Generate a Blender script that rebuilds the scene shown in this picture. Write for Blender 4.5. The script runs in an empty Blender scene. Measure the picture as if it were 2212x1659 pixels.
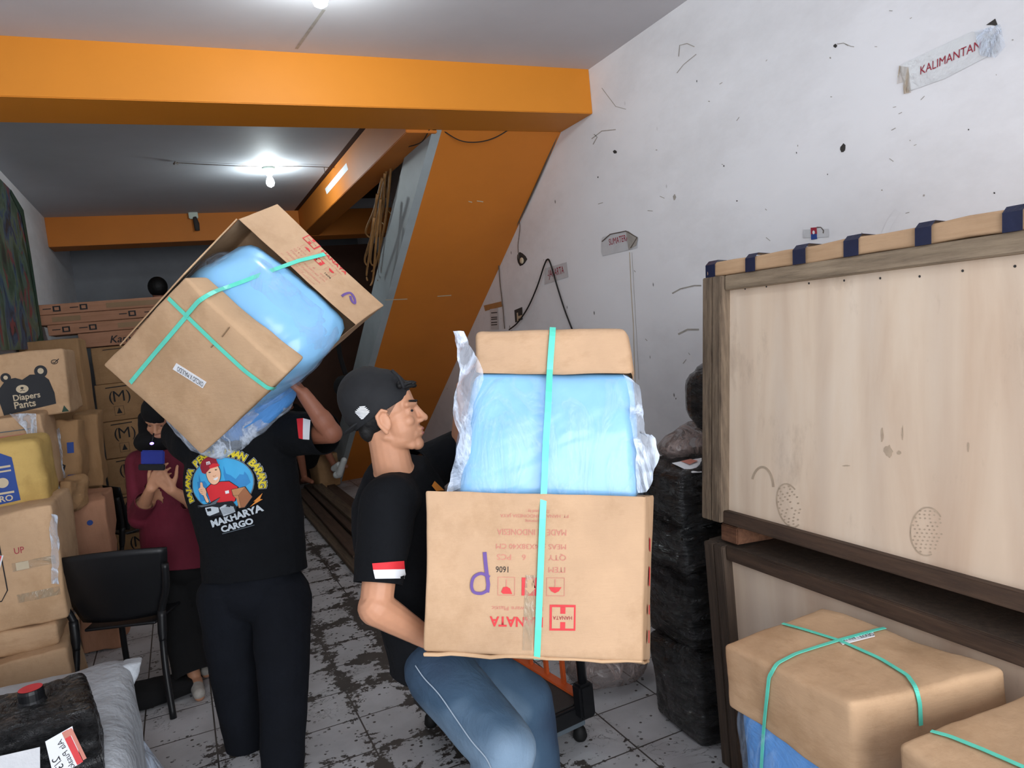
import bpy, bmesh, math, random
import numpy as np
from mathutils import Vector, Matrix, noise
from mathutils.bvhtree import BVHTree

S = bpy.context.scene
COL = S.collection
# ------------------------------------------------------------------ camera
F_PX, CX, CY, CAM_H = 1590.0, 1106.0, 829.5, 1.7
R_WC = np.array([[0.9041077, -0.12499849, 0.40861307],      # rows: world X, Y, Z in camera coordinates (x right, y down, z forward)
                 [-0.41515968, -0.03059372, 0.909234],
                 [-0.10115188, -0.99168513, -0.07955435]])
C0 = Vector((0, 0, CAM_H))
CR = Vector(R_WC @ np.array([1, 0, 0.])); CU = Vector(R_WC @ np.array([0, -1., 0])); CF = Vector(R_WC @ np.array([0, 0, 1.]))
cam = bpy.data.objects.new('camera', bpy.data.cameras.new('camera')); COL.objects.link(cam)
cam.matrix_world = Matrix((
    (CR.x, CU.x, -CF.x, 0), (CR.y, CU.y, -CF.y, 0), (CR.z, CU.z, -CF.z, CAM_H), (0, 0, 0, 1)))
cam.data.sensor_width = 36; cam.data.lens = 36 * F_PX / 2212; cam.data.clip_start = 0.05
S.camera = cam
# ------------------------------------------------------------------ world, daylight, exposure
w = bpy.data.worlds.new('world'); S.world = w; w.use_nodes = True
w.node_tree.nodes['Background'].inputs[0].default_value = (0.80, 0.88, 1.0, 1); w.node_tree.nodes['Background'].inputs[1].default_value = 0.9
S.view_settings.view_transform = 'Standard'; S.view_settings.look = 'None'
S.view_settings.exposure = 0.0; S.view_settings.gamma = 1.0; S.view_settings.use_curve_mapping = False
L = bpy.data.lights.new('daylight_through_shopfront', 'AREA'); L.shape = 'RECTANGLE'; L.size = 4.2; L.size_y = 3.4; L.energy = 330; L.color = (0.93, 0.96, 1.0)
lo = bpy.data.objects.new('daylight_through_shopfront', L); COL.objects.link(lo); lo.location = (0.5, -3.3, 2.15); lo.rotation_euler = (math.radians(97), 0, 0)
S.cycles.max_bounces = 8; S.cycles.diffuse_bounces = 4; S.cycles.transparent_max_bounces = 16

def ray(px, py): return Vector(R_WC @ np.array([(px - CX) / F_PX, (py - CY) / F_PX, 1.0]))
def D(px, py, d): return C0 + ray(px, py) * d                 # point at distance d in front of the lens
def atx(px, py, x): r = ray(px, py); return C0 + r * (x / r.x)
def aty(px, py, y): r = ray(px, py); return C0 + r * (y / r.y)
def atz(px, py, z): r = ray(px, py); return C0 + r * ((z - CAM_H) / r.z)
V = Vector
# ------------------------------------------------------------------ materials
def lin(c):
    if isinstance(c, str): c = [int(c[i:i + 2], 16) / 255 for i in (0, 2, 4)]
    return tuple(((x + 0.055) / 1.055) ** 2.4 if x > 0.04045 else x / 12.92 for x in c) + (1,)
class NT:
    def __init__(s, name):
        s.m = bpy.data.materials.new(name); s.m.use_nodes = True; s.t = s.m.node_tree; s.n = s.t.nodes; s.b = s.n['Principled BSDF']
    def add(s, ty, **kw):
        n = s.n.new(ty)
        for k, v in kw.items():
            if k in n.inputs: n.inputs[k].default_value = v
            else: setattr(n, k, v)
        return n
    def lk(s, a, b): s.t.links.new(a, b)
    def coord(s, scale=(1, 1, 1), rot=(0, 0, 0)):
        g = s.add('ShaderNodeNewGeometry'); mp = s.add('ShaderNodeMapping'); mp.inputs['Scale'].default_value = scale; mp.inputs['Rotation'].default_value = rot
        s.lk(g.outputs['Position'], mp.inputs['Vector']); return mp.outputs[0]
    def noise(s, scale, detail=4, rough=0.55, co=None, dist=0.0):
        n = s.add('ShaderNodeTexNoise', Scale=scale, Detail=detail, Roughness=rough, Distortion=dist)
        if co: s.lk(co, n.inputs['Vector'])
        return n.outputs['Fac']
    def ramp(s, fac, stops):
        r = s.add('ShaderNodeValToRGB'); e = r.color_ramp.elements
        while len(e) < len(stops): e.new(0.5)
        for i, (p, c) in enumerate(stops): e[i].position = p; e[i].color = c if len(c) == 4 else lin(c)
        s.lk(fac, r.inputs[0]); return r.outputs[0]
    def mix(s, fac, a, b, mode='MIX'):
        m = s.add('ShaderNodeMix', data_type='RGBA', blend_type=mode)
        for i, x in ((0, fac), (6, a), (7, b)):
            if hasattr(x, 'is_linked'): s.lk(x, m.inputs[i])
            else: m.inputs[i].default_value = x
        return m.outputs[2]
    def math(s, op, a, b=0.0):
        m = s.add('ShaderNodeMath', operation=op)
        for i, x in ((0, a), (1, b)):
            if hasattr(x, 'is_linked'): s.lk(x, m.inputs[i])
            else: m.inputs[i].default_value = x
        return m.outputs[0]
    def bump(s, h, strength=0.3, dist=0.01):
        b = s.add('ShaderNodeBump', Strength=strength, Distance=dist); s.lk(h, b.inputs['Height']); s.lk(b.outputs[0], s.b.inputs['Normal'])
def base(name, col, rough=0.6, var=0.12, vs=6, bump=0, bs=30, metal=0, spec=0.4, stretch=(1, 1, 1), bd=0.005):
    t = NT(name); c = lin(col); co = t.coord(stretch)
    f = t.noise(vs, 5, 0.6, co)
    lo_ = tuple(x * (1 - var) for x in c[:3]) + (1,); hi = tuple(min(1, x * (1 + var)) for x in c[:3]) + (1,)
    t.lk(t.ramp(f, [(0.3, lo_), (0.7, hi)]), t.b.inputs['Base Color'])
    t.b.inputs['Roughness'].default_value = rough; t.b.inputs['Metallic'].default_value = metal; t.b.inputs['Specular IOR Level'].default_value = spec
    if bump: t.bump(t.noise(bs, 5, 0.6, co), bump, bd)
    return t
M = {}
def card(name, col, **k):
    t = base(name, col, 0.8, 0.10, 4, spec=0.2, **k)
    a = t.noise(3.0, 6, 0.65); wv = t.noise(2.0, 8, 0.7, t.coord((9, 9, 60)))
    sm = t.ramp(t.noise(2.2, 7, 0.7), [(0.46, (1, 1, 1, 1)), (0.62, (0.82, 0.79, 0.74, 1))])
    src = t.b.inputs['Base Color'].links[0].from_socket
    t.lk(t.mix(0.8, src, sm, 'MULTIPLY'), t.b.inputs['Base Color'])
    t.bump(t.math('ADD', a, t.math('MULTIPLY', wv, 0.35)), 0.35, 0.012)
    return t.m
M['card'] = card('cardboard', 'C3A17F'); M['card_pale'] = card('pale_cardboard', 'C2A080'); M['card_dark'] = card('aged_cardboard', 'A5815C')
M['card_yellow'] = card('yellow_cardboard', 'C9A865'); M['card_red'] = card('reddish_cardboard', 'AA7C62')
M['card_in'] = base('cardboard_inside', '8F7458', 0.9).m
# white plaster wall with smudges and hairline scratches
t = NT('plaster_wall'); n1 = t.noise(0.9, 6, 0.6, t.coord((1, 0.6, 1.0), (0.5, 0, 0))); n2 = t.noise(5, 8, 0.7)
c = t.ramp(n1, [(0.3, 'DCDCDF'), (0.5, 'EEEEF1'), (0.75, 'F6F6F9')])
c = t.mix(0.6, c, t.ramp(n2, [(0.35, (0.80, 0.79, 0.78, 1)), (0.52, (1, 1, 1, 1))]), 'MULTIPLY')
sp = t.add('ShaderNodeTexVoronoi', Scale=7.0, feature='F1'); t.lk(t.coord((1, 1, 0.55)), sp.inputs['Vector'])
keep = t.ramp(t.noise(1.7, 3), [(0.5, (0, 0, 0, 1)), (0.56, (1, 1, 1, 1))])
dots = t.ramp(sp.outputs['Distance'], [(0.03, (1, 1, 1, 1)), (0.06, (0, 0, 0, 1))])
scr = t.ramp(t.noise(2.6, 9, 0.75, t.coord((1, 3.0, 1.0), (0.6, 0.2, 0)), 1.2), [(0.492, (0, 0, 0, 1)), (0.5, (1, 1, 1, 1)), (0.508, (0, 0, 0, 1))])
kp2 = t.ramp(t.noise(1.1, 4), [(0.6, (0, 0, 0, 1)), (0.68, (0.55, 0.55, 0.55, 1))])
c = t.mix(t.math('MULTIPLY', dots, keep), c, lin('6E6B69')); c = t.mix(t.math('MULTIPLY', scr, kp2), c, lin('8C8988'))
t.lk(c, t.b.inputs['Base Color']); t.b.inputs['Roughness'].default_value = 0.75; t.b.inputs['Specular IOR Level'].default_value = 0.25
t.bump(t.noise(11, 8, 0.65), 0.25, 0.01); M['wall'] = t.m
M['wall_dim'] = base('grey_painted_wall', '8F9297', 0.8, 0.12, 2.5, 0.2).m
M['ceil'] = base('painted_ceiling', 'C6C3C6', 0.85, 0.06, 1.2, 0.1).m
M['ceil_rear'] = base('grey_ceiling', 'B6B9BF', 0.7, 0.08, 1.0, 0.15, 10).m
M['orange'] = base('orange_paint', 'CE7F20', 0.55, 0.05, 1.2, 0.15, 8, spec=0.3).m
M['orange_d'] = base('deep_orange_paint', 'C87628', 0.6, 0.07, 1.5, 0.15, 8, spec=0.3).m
M['strip'] = base('pale_grey_paint', '9DA6A9', 0.6, 0.10, 4, 0.2).m
# floor tiles
t = NT('worn_floor_tiles'); co = t.coord(); mp = t.add('ShaderNodeMapping'); mp.inputs['Location'].default_value = (0.05, -0.2835, 0); t.lk(co, mp.inputs['Vector'])
sx = t.add('ShaderNodeSeparateXYZ'); t.lk(mp.outputs[0], sx.inputs[0])
def groove(out, wd):
    m = t.math('PINGPONG', out, 0.15); return t.math('LESS_THAN', m, wd)
g1 = groove(sx.outputs[0], 0.0035); g2 = groove(sx.outputs[1], 0.0035); gr = t.math('MAXIMUM', g1, g2)
e1 = t.math('SUBTRACT', 0.15, t.math('PINGPONG', sx.outputs[0], 0.15)); pp1 = t.math('PINGPONG', sx.outputs[0], 0.15); pp2 = t.math('PINGPONG', sx.outputs[1], 0.15)
edge = t.math('MINIMUM', pp1, pp2)                                  # 0 at the joints, .15 in the middle
nf = t.noise(24, 8, 0.72, co); nb = t.noise(1.7, 3, 0.5, co); nm = t.noise(7, 6, 0.65, co, 0.4)
th = t.math('ADD', t.math('MULTIPLY', edge, 1.5), t.math('ADD', t.math('MULTIPLY', nf, 0.55), t.math('MULTIPLY', nm, 0.45)))
th = t.math('ADD', th, t.math('MULTIPLY', nb, 0.42))
th = t.math('ADD', th, t.math('MULTIPLY', t.math('MAXIMUM', t.math('SUBTRACT', t.math('ABSOLUTE', t.math('SUBTRACT', sx.outputs[0], 0.7)), 0.35), 0.0), 0.22))
wear = t.ramp(th, [(0.742, (1, 1, 1, 1)), (0.754, (0, 0, 0, 1))])
nv = t.add('ShaderNodeTexVoronoi', Scale=30.0, feature='F1'); t.lk(co, nv.inputs['Vector'])
chip = t.math('MULTIPLY', t.ramp(nv.outputs['Distance'], [(0.2, (1, 1, 1, 1)), (0.24, (0, 0, 0, 1))]), t.ramp(t.noise(9, 5, 0.7, co), [(0.47, (0, 0, 0, 1)), (0.55, (1, 1, 1, 1))]))
scr = t.ramp(t.noise(4.5, 6, 0.6, t.coord((1, 1.6, 1), (0, 0, 0.5)), 2.2), [(0.49, (0, 0, 0, 1)), (0.5, (1, 1, 1, 1)), (0.51, (0, 0, 0, 1))])
scr = t.math('MULTIPLY', scr, t.ramp(t.noise(2.4, 3, 0.5, co), [(0.5, (0, 0, 0, 1)), (0.58, (1, 1, 1, 1))]))
tile = t.ramp(t.noise(2.5, 6, 0.6, co), [(0.3, 'A09FA0'), (0.7, 'BFC0C3')])
dirt = t.ramp(t.noise(6, 5, 0.6, co), [(0.3, '35302D'), (0.7, '4A443F')])
fac = t.math('MAXIMUM', t.math('MAXIMUM', gr, wear), t.math('MAXIMUM', chip, scr))
t.lk(t.mix(fac, tile, dirt), t.b.inputs['Base Color']); t.b.inputs['Roughness'].default_value = 0.55
t.bump(t.math('SUBTRACT', 1.0, fac), 0.5, 0.002); M['floor'] = t.m
# plywood, timber
t = NT('plywood'); co = t.coord((1, 2.2, 0.35)); f1 = t.noise(2.6, 5, 0.55, co, 0.6)
wv = t.add('ShaderNodeTexWave', Scale=1.6, Distortion=5.5, Detail=3, bands_direction='Y'); wv.inputs['Detail Scale'].default_value = 0.8; t.lk(t.coord((1, 1.1, 0.16)), wv.inputs['Vector'])
c = t.ramp(f1, [(0.25, 'D8BEA6'), (0.5, 'E9D5BF'), (0.75, 'F1E2D0')]); c = t.mix(0.22, c, t.ramp(wv.outputs['Fac'], [(0.0, 'B99E84'), (0.6, 'F0E2CF')]), 'MULTIPLY')
st = t.ramp(t.noise(2.3, 8, 0.7, t.coord((1, 1.8, 0.8))), [(0.56, (1, 1, 1, 1)), (0.72, (0.62, 0.58, 0.55, 1))])
c = t.mix(0.7, c, st, 'MULTIPLY'); t.lk(c, t.b.inputs['Base Color']); t.b.inputs['Roughness'].default_value = 0.6; t.b.inputs['Specular IOR Level'].default_value = 0.3
t.bump(f1, 0.1, 0.005); M['ply'] = t.m
def timber(name, a, b, ax=(8, 0.8, 8)):
    t = NT(name); co = t.coord(ax); f1 = t.noise(6, 8, 0.7, co); f2 = t.noise(3, 5)
    c = t.mix(0.6, t.ramp(f1, [(0.3, a), (0.7, b)]), t.ramp(f2, [(0.4, (0.6, 0.58, 0.55, 1)), (0.65, (1, 1, 1, 1))]), 'MULTIPLY'); t.lk(c, t.b.inputs['Base Color'])
    t.b.inputs['Roughness'].default_value = 0.75; t.bump(f1, 0.5, 0.006); return t.m
M['timber'] = timber('weathered_timber', '7C6B58', 'B09C82'); M['timber_v'] = timber('weathered_timber_upright', '4B3D31', '94806A', (9, 9, 0.8))
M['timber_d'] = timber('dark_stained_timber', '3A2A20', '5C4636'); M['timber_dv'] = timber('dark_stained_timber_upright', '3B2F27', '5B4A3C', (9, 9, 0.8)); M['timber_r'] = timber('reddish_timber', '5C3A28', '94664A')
M['navy'] = base('navy_tape', '1E2440', 0.25, 0.2, 10, 0.3, 40).m
# wraps and fabrics
t = base('black_stretch_film', '060709', 0.16, 0.3, 5, spec=0.7); f = t.noise(7, 7, 0.62, t.coord((1, 1, 3.4), (0.2, 0.3, 0)), 1.0)
t.bump(f, 1.0, 0.06); t.lk(t.ramp(f, [(0.45, (0.08, 0.08, 0.08, 1)), (0.62, (0.30, 0.30, 0.30, 1))]), t.b.inputs['Roughness']); M['film'] = t.m
t = base('blue_plastic_bundle', '5C9BE0', 0.32, 0.10, 2.5, spec=0.45); f = t.noise(2.6, 6, 0.6, t.coord((1, 1, 1.6), (0.5, 0.5, 0.5)), 1.0); t.bump(f, 0.7, 0.04); M['blue'] = t.m
t = base('pale_blue_plastic_bundle', '8EC8F4', 0.25, 0.06, 2.5, spec=0.5); f = t.noise(1.6, 3, 0.45, t.coord((1, 1, 1.6), (0.4, 0.9, 0.3)), 1.0); t.bump(f, 0.6, 0.05); M['blue_pale'] = t.m
def clear(name, col, a, rough=0.25):
    t = NT(name); t.b.inputs['Base Color'].default_value = lin(col); t.b.inputs['Roughness'].default_value = rough
    f = t.noise(4.5, 5, 0.55, t.coord((1.6, 1.6, 0.8), (0.5, 0.6, 0.4)), 1.6); rd = t.math('SUBTRACT', 1.0, t.math('MULTIPLY', t.math('ABSOLUTE', t.math('SUBTRACT', f, 0.5)), 9.0))
    t.lk(t.ramp(rd, [(0.35, (a * 0.75,) * 3 + (1,)), (0.95, (min(1, a * 2.0),) * 3 + (1,))]), t.b.inputs['Alpha'])
    t.bump(f, 0.9, 0.04); t.b.inputs['Specular IOR Level'].default_value = 0.6; return t.m
M['clear'] = clear('clear_plastic_film', 'D3DFF0', 0.42); M['wrap'] = clear('tight_clear_film', 'B8D0EA', 0.12, 0.2); M['clear_tape'] = clear('clear_packing_tape', 'B8A58A', 0.35, 0.12); M['bag'] = clear('thin_plastic_bag', '8F7F7A', 0.55)
M['tape_brown'] = base('brown_packing_tape', 'B3875A', 0.22, 0.1, 8, 0.3, 30).m
M['sack'] = base('white_woven_sack', 'BFC4CA', 0.5, 0.06, 5, 0.6, 5, bd=0.05).m
M['strap'] = base('mint_green_strap', '62D6BE', 0.35, 0.05, 30).m
M['shirt'] = base('black_shirt_cloth', '0A0C10', 0.9, 0.2, 9, 0.5, 9, spec=0.2, bd=0.02).m; M['pants'] = base('black_trouser_cloth', '0D1017', 0.9, 0.2, 8, 0.5, 8, spec=0.2, bd=0.02).m
M['blackcloth'] = base('black_cloth', '08080A', 0.95, 0.2, 8, 0.2).m
M['maroon'] = base('maroon_cloth', '5E1226', 0.85, 0.15, 7, 0.3, 14, bd=0.01).m
t = NT('washed_denim'); f1 = t.noise(2.1, 3, 0.5, t.coord((1, 1, 1), (0, 0, 0)), 0.2); f2 = t.noise(160, 2, 0.6)
c = t.ramp(f1, [(0.40, '22344B'), (0.54, '365068'), (0.68, '8098AE')]); t.lk(t.mix(0.15, c, f2, 'MULTIPLY'), t.b.inputs['Base Color']); t.b.inputs['Roughness'].default_value = 0.85
t.bump(t.noise(7, 5, 0.6, None, 0.8), 0.35, 0.02); M['denim'] = t.m
M['stitch'] = base('pale_stitching', '9AA7B5', 0.8).m
def skin(name, col):
    t = base(name, col, 0.5, 0.08, 14, 0.1, 60, spec=0.35); t.b.inputs['Subsurface Weight'].default_value = 0.08; t.b.inputs['Subsurface Radius'].default_value = (0.02, 0.008, 0.004); return t.m
M['skin'] = skin('tan_skin', 'C08B6C'); M['skin_d'] = skin('brown_skin', '96604A'); M['lips'] = skin('lip_skin', 'A2675C')
M['hair'] = base('black_hair', '0B0A0A', 0.6, 0.3, 40, 0.5, 60).m
M['cap'] = base('black_cap_cloth', '17181B', 0.8, 0.12, 20, 0.2, 50).m
M['black_plastic'] = base('black_plastic', '101114', 0.42, 0.1, 10).m
M['rubber'] = base('black_rubber', '0C0C0D', 0.7).m
M['metal'] = base('polished_steel', 'C8C8CA', 0.25, 0.05, 10, metal=1).m
M['mat_dark'] = base('dark_platform_mat', '2A2624', 0.7, 0.15, 12, 0.3, 60).m
M['paint_orange'] = base('orange_metal_paint', 'C4592A', 0.4, 0.1, 10).m
M['white'] = base('white_paper', 'E4E6EA', 0.6, 0.03).m; M['paper_lam'] = base('laminated_paper', 'CFD0D3', 0.3, 0.05, 8, 0.4, 14, spec=0.6, bd=0.01).m
M['fade'] = base('cropped_side_hair', '80604E', 0.8, 0.3, 60).m
M['red'] = base('red_ink', 'D03A3E', 0.6, 0.08, 30).m; M['maroon_ink'] = base('dark_red_ink', 'A0283C', 0.6, 0.05).m; M['red_flag'] = base('red_flag_cloth', 'D22B33', 0.7, 0.05).m
M['ink'] = base('black_ink', '1A1A1E', 0.7).m; M['blue_ink'] = base('blue_ink', '28468C', 0.7).m; M['purple'] = base('purple_marker', '6A5090', 0.7).m; M['pink_ink'] = base('faded_red_ink', 'C78070', 0.7).m
M['yellow_ink'] = base('yellow_print', 'D8C322', 0.6).m; M['sky_print'] = base('sky_blue_print', '3FA3D6', 0.6).m; M['sky_print2'] = base('mid_blue_print', '2D82BE', 0.6).m; M['skin_print'] = base('peach_print', 'E7B795', 0.6).m
M['cap_print'] = base('crimson_print', '8E1B2C', 0.6).m; M['brown_print'] = base('brown_print', '9A6240', 0.6).m; M['tan_print'] = base('tan_print', 'B9835A', 0.6).m; M['grey_print'] = base('silver_print', 'B9C2C9', 0.6).m; M['grey_print2'] = base('dark_grey_print', '59636B', 0.6).m
M['orange_print'] = base('orange_print', 'E08A2C', 0.6).m; M['bear'] = base('navy_black_print', '15181F', 0.6, 0.1).m; M['cream'] = base('cream_print', 'C5B59A', 0.7).m
M['phone_blue'] = base('dark_blue_phone_case', '1F2E86', 0.4).m
M['cable'] = base('black_cable', '141414', 0.5).m; M['cable_grey'] = base('dusty_cable', '5B5149', 0.7).m
M['dirt_dark'] = base('dark_hole', '3B3836', 0.9).m; M['smudge'] = base('grey_smudge', 'A6A19A', 0.8, 0.2, 20).m; M['ply_smudge'] = base('dusty_shoe_print', 'BBA68F', 0.8, 0.15, 30).m
M['rod'] = base('dry_rattan', '8A6338', 0.6, 0.3, 10).m
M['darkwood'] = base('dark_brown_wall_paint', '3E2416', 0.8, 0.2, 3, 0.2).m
M['porcelain'] = base('bulb_holder_plastic', 'B9C4B8', 0.4).m
M['shoe_w'] = base('white_shoe_leather', 'D5D8D6', 0.5).m
t = NT('lit_bulb_glass'); t.b.inputs['Emission Color'].default_value = (0.86, 0.97, 1.0, 1); t.b.inputs['Emission Strength'].default_value = 330; t.b.inputs['Base Color'].default_value = (1, 1, 1, 1); M['bulb'] = t.m
t = NT('violet_led'); t.b.inputs['Emission Color'].default_value = (0.25, 0.15, 1.0, 1); t.b.inputs['Emission Strength'].default_value = 4; M['led'] = t.m
# green banner with muddled picture
t = NT('printed_banner'); co = t.coord((1, 1.2, 0.8)); f1 = t.noise(3.2, 4, 0.6, co, 1.0); f2 = t.noise(5, 4, 0.6, co, 0.6)
c = t.ramp(f1, [(0.32, '17261F'), (0.42, '33503A'), (0.5, '59705E'), (0.56, '2B4C6E'), (0.63, '141B22'), (0.7, '5A5A2A')]); c = t.mix(t.ramp(f2, [(0.6, (0, 0, 0, 1)), (0.63, (1, 1, 1, 1))]), c, lin('7C3438'))
t.lk(c, t.b.inputs['Base Color']); t.b.inputs['Roughness'].default_value = 0.5; M['banner'] = t.m
M['green_edge'] = base('dark_green_banner_border', '1E4030', 0.6).m

# ------------------------------------------------------------------ mesh building
class MB:
    def __init__(s): s.v = []; s.f = []; s.mi = []; s.sm = []; s.mats = []
    def mat(s, m):
        m = M[m] if isinstance(m, str) else m
        if m not in s.mats: s.mats.append(m)
        return s.mats.index(m)
    def add(s, vs, fs, mat, smooth=False):
        o = len(s.v); k = s.mat(mat); s.v += [V(p) for p in vs]
        for f in fs: s.f.append(tuple(i + o for i in f)); s.mi.append(k); s.sm.append(smooth)
        return s
    def bvh(s): return BVHTree.FromPolygons(s.v, s.f)
    def box(s, c, size, mat, rot=None, bev=0.0):
        c = V(c); h = V(size) / 2; bm = bmesh.new(); bmesh.ops.create_cube(bm, size=1)
        for v in bm.verts: v.co = V((v.co.x * size[0], v.co.y * size[1], v.co.z * size[2]))
        if bev: bmesh.ops.bevel(bm, geom=bm.edges[:], offset=bev, segments=2, affect='EDGES')
        Rm = rot if rot is not None else Matrix.Identity(3)
        bm.verts.index_update(); vs = [c + Rm @ v.co for v in bm.verts]; fs = [[v.index for v in f.verts] for f in bm.faces]; bm.free()
        return s.add(vs, fs, mat)
    def hexa(s, P, mat, r=0.02, n=8, amp=0.004, freq=3.0, bulge=0.0, seed=0, omit=(), fine=0.0):
        """rounded, slightly crumpled box through 8 corners; P[i], i = x + 2y + 4z; bulge pushes every side out in its middle"""
        P = [V(p) for p in P]
        h = [sum(((P[i | b] - P[i]).length for i in range(8) if not i & b)) / 8 for b in (1, 2, 4)]
        r = min(r, min(h) * 0.98)
        def vals(hh):
            e = 1 - r / hh; a = [e * (-1 + 2 * i / n) for i in range(n + 1)]
            return [-1, -1 + r / hh * 0.45] + a + [1 - r / hh * 0.45, 1]
        G = [vals(x) for x in h]; key = {}; vs = []; fs = []
        def vert(q):
            k = tuple(round(x, 5) for x in q)
            if k in key: return key[k]
            p = [q[i] * h[i] for i in range(3)]; c = [max(-(h[i] - r), min(h[i] - r, p[i])) for i in range(3)]
            d = V([p[i] - c[i] for i in range(3)]); 
            if d.length > 1e-9: d = d.normalized() * r
            p = [c[i] + d[i] for i in range(3)]; u = [(p[i] / h[i] + 1) / 2 for i in range(3)]
            x = V((0, 0, 0))
            for i in range(8):
                wt = (u[0] if i & 1 else 1 - u[0]) * (u[1] if i & 2 else 1 - u[1]) * (u[2] if i & 4 else 1 - u[2]); x += P[i] * wt
            if bulge:
                for a in range(3):
                    b, cc = (a + 1) % 3, (a + 2) % 3
                    g = abs(q[a]) ** 3 * (1 - q[b] ** 2) * (1 - q[cc] ** 2); ax = (P[1 << a] - P[0]).normalized()
                    x += ax * (bulge * g * (1 if q[a] > 0 else -1))
            sd = V((seed * 7.3, seed * 3.1, seed * 1.7))
            x += noise.noise_vector(x * freq + sd) * amp * 2 + noise.noise_vector(x * freq * 4 + sd) * amp * 0.6
            if fine: x += noise.noise_vector(x * freq * 12 + sd) * fine
            key[k] = len(vs); vs.append(x); return key[k]
        for a in range(3):
            b, c = (a + 1) % 3, (a + 2) % 3
            for sgn in (-1, 1):
                if (a, sgn) in omit: continue
                for i in range(len(G[b]) - 1):
                    for j in range(len(G[c]) - 1):
                        qs = []
                        for (bi, cj) in ((i, j), (i + 1, j), (i + 1, j + 1), (i, j + 1)):
                            q = [0, 0, 0]; q[a] = sgn; q[b] = G[b][bi]; q[c] = G[c][cj]; qs.append(vert(q))
                        fs.append(qs if sgn > 0 else qs[::-1])
        return s.add(vs, fs, mat, True)
    def loft(s, rings, mat, seg=16, cap=True, smooth=True):
        """rings: (centre, radius_a, radius_b, axis_a) - closed tube with domed ends"""
        vs = []; fs = []; n = len(rings); C = [V(r[0]) for r in rings]
        for i, (c, ra, rb, ax) in enumerate(rings):
            tg = (C[min(i + 1, n - 1)] - C[max(i - 1, 0)]).normalized(); a = (V(ax) - tg * V(ax).dot(tg)).normalized(); b = tg.cross(a)
            for k in range(seg):
                t_ = 2 * math.pi * k / seg; vs.append(C[i] + a * math.cos(t_) * ra + b * math.sin(t_) * rb)
        for i in range(n - 1):
            for k in range(seg): fs.append((i * seg + k, i * seg + (k + 1) % seg, (i + 1) * seg + (k + 1) % seg, (i + 1) * seg + k))
        if cap: fs.append(tuple(range(seg))[::-1]); fs.append(tuple((n - 1) * seg + k for k in range(seg)))
        return s.add(vs, fs, mat, smooth)
    def tube(s, pts, r, mat, seg=8, smooth=True):
        pts = [V(p) for p in pts]; n = len(pts); rr = r if isinstance(r, (list, tuple)) else [r] * n
        ref = V((0, 0, 1)); tg = (pts[-1] - pts[0]).normalized()
        if abs(tg.z) > 0.8: ref = V((1, 0, 0))
        return s.loft([(pts[i], rr[i], rr[i], ref) for i in range(n)], mat, seg, True, smooth)
    def cap(s, a, b, ra, rb, mat, seg=14):
        """round-ended tapered capsule"""
        a = V(a); b = V(b); d = (b - a); l = d.length; d = d.normalized() if l > 1e-6 else V((0, 0, 1)); ref = V((0, 0, 1)) if abs(d.z) < 0.8 else V((1, 0, 0))
        R = []
        for k in range(1, 5): th = math.pi / 2 * (1 - k / 4.0); R.append((a - d * ra * math.sin(th), max(ra * math.cos(th), ra * 0.02), max(ra * math.cos(th), ra * 0.02), ref))
        for k in range(0, 4): th = math.pi / 2 * k / 4.0; R.append((b + d * rb * math.sin(th), rb * math.cos(th), rb * math.cos(th), ref))
        R.append((b + d * rb * 0.999, rb * 0.05, rb * 0.05, ref))
        return s.loft(R, mat, seg)
    def ell(s, c, r, mat, rot=None, seg=16):
        vs = []; fs = []; Rm = rot if rot is not None else Matrix.Identity(3); n = seg // 2
        for i in range(1, n):
            th = math.pi * i / n
            for k in range(seg): ph = 2 * math.pi * k / seg; vs.append(V(c) + Rm @ V((r[0] * math.sin(th) * math.cos(ph), r[1] * math.sin(th) * math.sin(ph), r[2] * math.cos(th))))
        vs.append(V(c) + Rm @ V((0, 0, r[2]))); vs.append(V(c) + Rm @ V((0, 0, -r[2]))); T, B = len(vs) - 2, len(vs) - 1
        for i in range(n - 2):
            for k in range(seg): fs.append((i * seg + k, (i + 1) * seg + k, (i + 1) * seg + (k + 1) % seg, i * seg + (k + 1) % seg))
        for k in range(seg): fs.append((T, k, (k + 1) % seg)); fs.append((B, (n - 2) * seg + (k + 1) % seg, (n - 2) * seg + k))
        return s.add(vs, fs, mat, True)
    def ribbon(s, pts, nrm, wd, mat, th=0.0015):
        """flat strap along pts with outward normals"""
        n = len(pts); vs = []; fs = []
        for i in range(n):
            tg = (pts[min(i + 1, n - 1)] - pts[max(i - 1, 0)]).normalized(); sd = tg.cross(nrm[i]).normalized() * wd / 2; up = nrm[i].normalized() * th
            vs += [pts[i] - sd, pts[i] + sd, pts[i] + sd + up, pts[i] - sd + up]
        for i in range(n - 1):
            for k in range(4): fs.append((i * 4 + k, i * 4 + (k + 1) % 4, i * 4 + 4 + (k + 1) % 4, i * 4 + 4 + k))
        fs.append((3, 2, 1, 0)); fs.append(tuple(4 * (n - 1) + k for k in range(4)))
        return s.add(vs, fs, mat)
    def mesh(s, name):
        me = bpy.data.meshes.new(name); me.from_pydata([tuple(p) for p in s.v], [], s.f)
        for m in s.mats: me.materials.append(m)
        me.polygons.foreach_set('material_index', s.mi); me.polygons.foreach_set('use_smooth', s.sm); me.update()
        return me
def thing(name, label, cat, loc=(0, 0, 0), group=None):
    o = bpy.data.objects.new(name, None); COL.objects.link(o); o.location = loc; o.empty_display_size = 0.1; o['label'] = label; o['category'] = cat
    if group: o['group'] = group
    return o
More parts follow.
